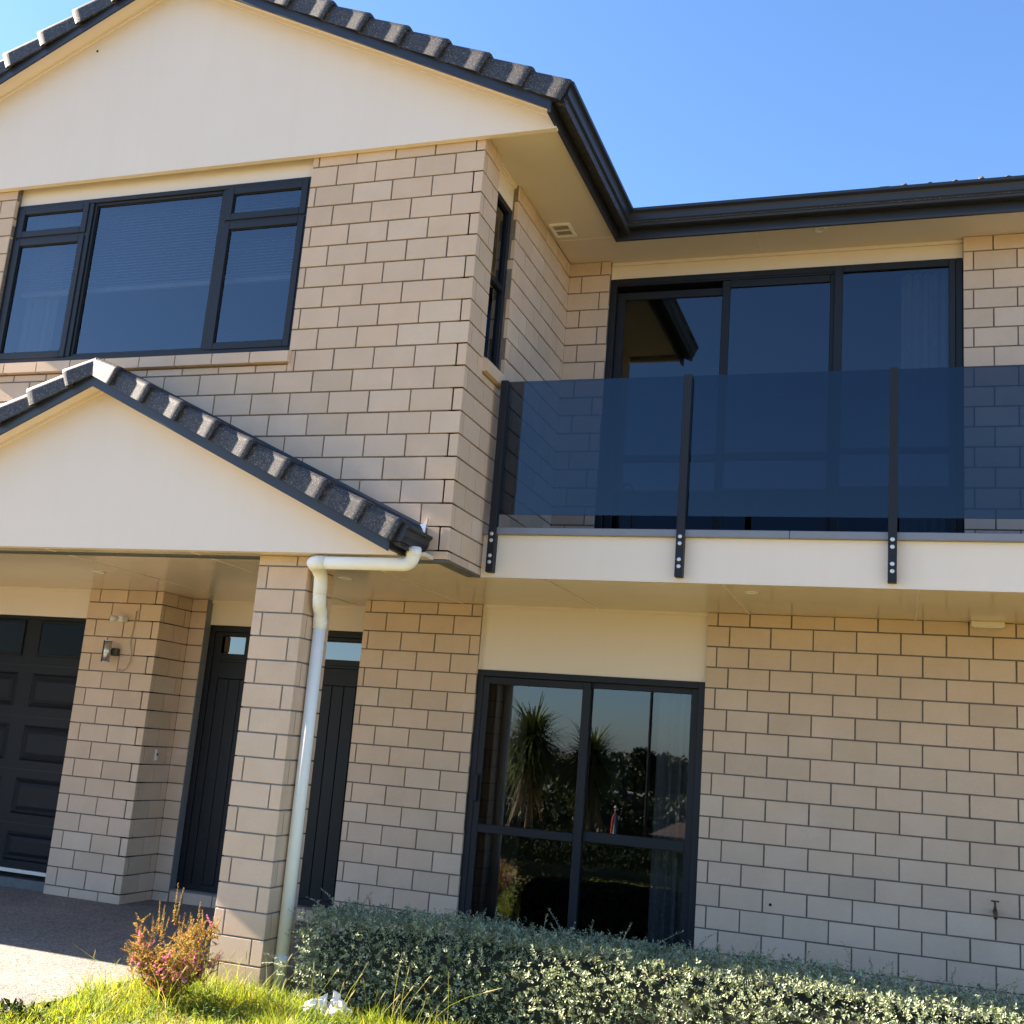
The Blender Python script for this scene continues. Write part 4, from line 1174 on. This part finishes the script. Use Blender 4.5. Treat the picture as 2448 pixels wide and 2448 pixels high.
# ================================================================== what stands behind the camera (seen mirrored in the glass)
def gzb(y):
    z = GZ - .035
    if y < -7.5: z -= min((-7.5 - y) * .13, 2.3)
    if y < -80: z += min((-80 - y) * .06, 3.6)
    return z
def strap_palm(x, y, ztop, spread, label, seed):
    r = random.Random(seed); z0 = gzb(y) - .05
    t = thing('cabbage_tree', label, 'tree', (x, y, z0), 'strap leaved trees across the lawn')
    hc = ztop - .65
    MB().tube([(x, y, z0), (x + .05, y, z0 + (hc - z0) * .5), (x, y, hc)], [.07, .06, .05], 10).build('trunk', M['bark'], t, smooth=True)
    V, F = [], []; V2, F2 = [], []
    def strap(VV, FF, p, d, ln, w, droop):
        side = d.cross(Vector((0, 0, 1)))
        side = side.normalized() if side.length > 1e-3 else Vector((1, 0, 0))
        b = len(VV)
        for k in range(5):
            s_ = k / 4; q = p + d * ln * s_ + Vector((0, 0, -droop * ln * s_ * s_)); ww = w * (1 - .85 * s_) * (.6 + .4 * min(1, s_ * 4))
            VV.append(q - side * ww); VV.append(q + side * ww)
        for k in range(4): FF.append((b + 2 * k, b + 2 * k + 1, b + 2 * k + 3, b + 2 * k + 2))
    for i in range(760):
        a = r.uniform(0, 6.28); el = r.uniform(-.75, 1.15)
        d = Vector((math.cos(a) * math.cos(el), math.sin(a) * math.cos(el), math.sin(el)))
        strap(V, F, Vector((x, y, hc + r.uniform(-.35, .1))), d, r.uniform(.7, 1.0) * spread, .03, r.uniform(.1, .5))
    for i in range(120):
        a = r.uniform(0, 6.28)
        d = Vector((math.cos(a) * .5, math.sin(a) * .5, -.9))
        strap(V2, F2, Vector((x, y, hc - r.uniform(.1, .8))), d, r.uniform(.6, .9) * spread, .022, .3)
    np_mesh('crown', V, F, M['palm_leaf'], t); np_mesh('dead_leaves', V2, F2, M['dead_leaf'], t, kind='stuff')
strap_palm(-4.5, -12, -.18, 1.1, 'taller strap leaved tree mirrored in the sliding door', 1)
strap_palm(-3.3, -12.2, -.50, .95, 'shorter strap leaved tree mirrored beside the taller one', 2)
def tree_line(spots):
    parts = []
    for i, (x, y, h, w) in enumerate(spots):
        r = np.random.default_rng(40 + i); z0 = gzb(y) - .3; k, n = 9, 1800
        cs = np.stack([r.normal(0, w * .28, k), r.normal(0, w * .28, k), r.uniform(h * .3, h * .85, k)], 1)
        ci = r.integers(0, k, n); d = unit(r.normal(0, 1, (n, 3)))
        P = np.array([x, y, z0]) + cs[ci] + d * (w * .26) * r.uniform(.6, 1.05, (n, 1))
        parts.append(leaf_quads(P, unit(d + r.normal(0, .6, (n, 3))), d, r.uniform(.6, 1.2, n) * .45, r.uniform(.5, .9, n) * .45))
    V, F = merge(parts)
    np_mesh('tree_line', V, F, M['tree_leaf'], kind='stuff')
tree_line(((-23, -88, 3.6, 6), (-19.4, -86, 3.7, 4.5), (-17.0, -88, 4.5, 3.0), (-15.4, -88, 3.6, 3.4), (-11.5, -90, 2.8, 6), (-28, -86, 4, 7), (-6, -90, 3, 7), (1, -92, 3.4, 8), (-35, -92, 4.5, 9), (9, -88, 4, 8), (-9.0, -45, 2.0, 3.6), (-6.4, -44, 1.9, 3.6), (-3.4, -45, 2.0, 4), (0, -44, 2.0, 4), (3.5, -45, 2.1, 4)))
def bed(name, xr, yr, n, hgt, mat, sz, label_kind='stuff'):
    x = RNG.uniform(*xr, n); y = RNG.uniform(*yr, n)
    z = np.array([gzb(v) for v in y]) + RNG.uniform(0, 1, n) ** .7 * hgt * (1 + .5 * smooth_noise(x, y, 31, 2.2))
    D = RNG.normal(0, 1, (n, 3)) + np.array([0, 0, .4]); ln = RNG.uniform(.6, 1.3, n) * sz
    V, F = leaf_quads(np.stack([x, y, z], 1), D, RNG.normal(0, 1, (n, 3)), ln, ln * .5)
    np_mesh(name, V, F, M[mat], kind='stuff')
bed('ground_cover', (-3.4, 1.2), (-7.9, -4.6), 26000, .28, 'dark_leaf', .06)
bed('garden_plants', (-17, 3.5), (-30, -14.5), 50000, 1.8, 'tree_leaf', .26)
def far_house(x, y, w, d, hw, rise, wallm, roofm, label):
    z0 = gzb(y) - .1
    t = thing('house', label, 'house', (x, y, z0))
    MB().box(x - w / 2, x + w / 2, y - d / 2, y + d / 2, z0, z0 + hw).build('wall', wallm, t)
    z1 = z0 + hw; o = .35
    v = [(x - w / 2 - o, y - d / 2 - o, z1), (x + w / 2 + o, y - d / 2 - o, z1), (x + w / 2 + o, y + d / 2 + o, z1), (x - w / 2 - o, y + d / 2 + o, z1), (x - w / 4, y, z1 + rise), (x + w / 4, y, z1 + rise)]
    MB().add(v, [(0, 1, 5, 4), (1, 2, 5), (2, 3, 4, 5), (3, 0, 4), (3, 2, 1, 0)]).build('roof', roofm, t)
    for k in range(3):
        MB().box(x - w / 3 + k * w / 3.2 - .45, x - w / 3 + k * w / 3.2 + .45, y + d / 2 + .005, y + d / 2 + .05, z0 + .9, z0 + 2.0).build('window', M['glass_dark'], t)
    return t
far_house(-20.8, -78, 6.0, 5, 1.25, .42, M['far_wall'], M['far_roof'], 'low grey house with pale roof mirrored in the sliding door')
nb = far_house(1.5, -17, 7.0, 6, 1.35, 1.2, M['far_wall'], M['brown_roof'], 'near house with brown tiled roof mirrored at the door edge')
lp = thing('post', 'thin dark steel post across the lawn mirrored in the door', 'post', (-1.46, -9, gzb(-9)))
MB().tube([(-1.46, -9, gzb(-9) - .1), (-1.46, -9, 1.2)], .028, 8).build('pole', M['black'], lp)
pr = thing('parasol', 'closed red, white and blue parasol mirrored in the sliding door', 'parasol', (-2.0, -9, gzb(-9)))
for k, mt in enumerate(('red', 'offwhite', 'blue')):
    x = -2.03 + .035 * k
    MB().tube([(x, -9 + .01 * k, -2.55), (x + .01, -9, -2.2), (-1.985 + .004 * k, -9, -2.02)], [.03, .026, .008], 8).build('canopy', M[mt], pr)
MB().tube([(-1.985, -9, gzb(-9) - .05), (-1.985, -9, -1.99)], .012, 8).build('pole', M['offwhite'], pr)
tag(MB().tube([(-1.955, -9, -1.985), (-1.955, -9, -1.975)], .03, 8).build('finial', M['offwhite'], pr), '', '') if False else MB().tube([(-1.985, -9, -1.995), (-1.985, -9, -1.955)], [.03, .012], 8).build('finial', M['offwhite'], pr)
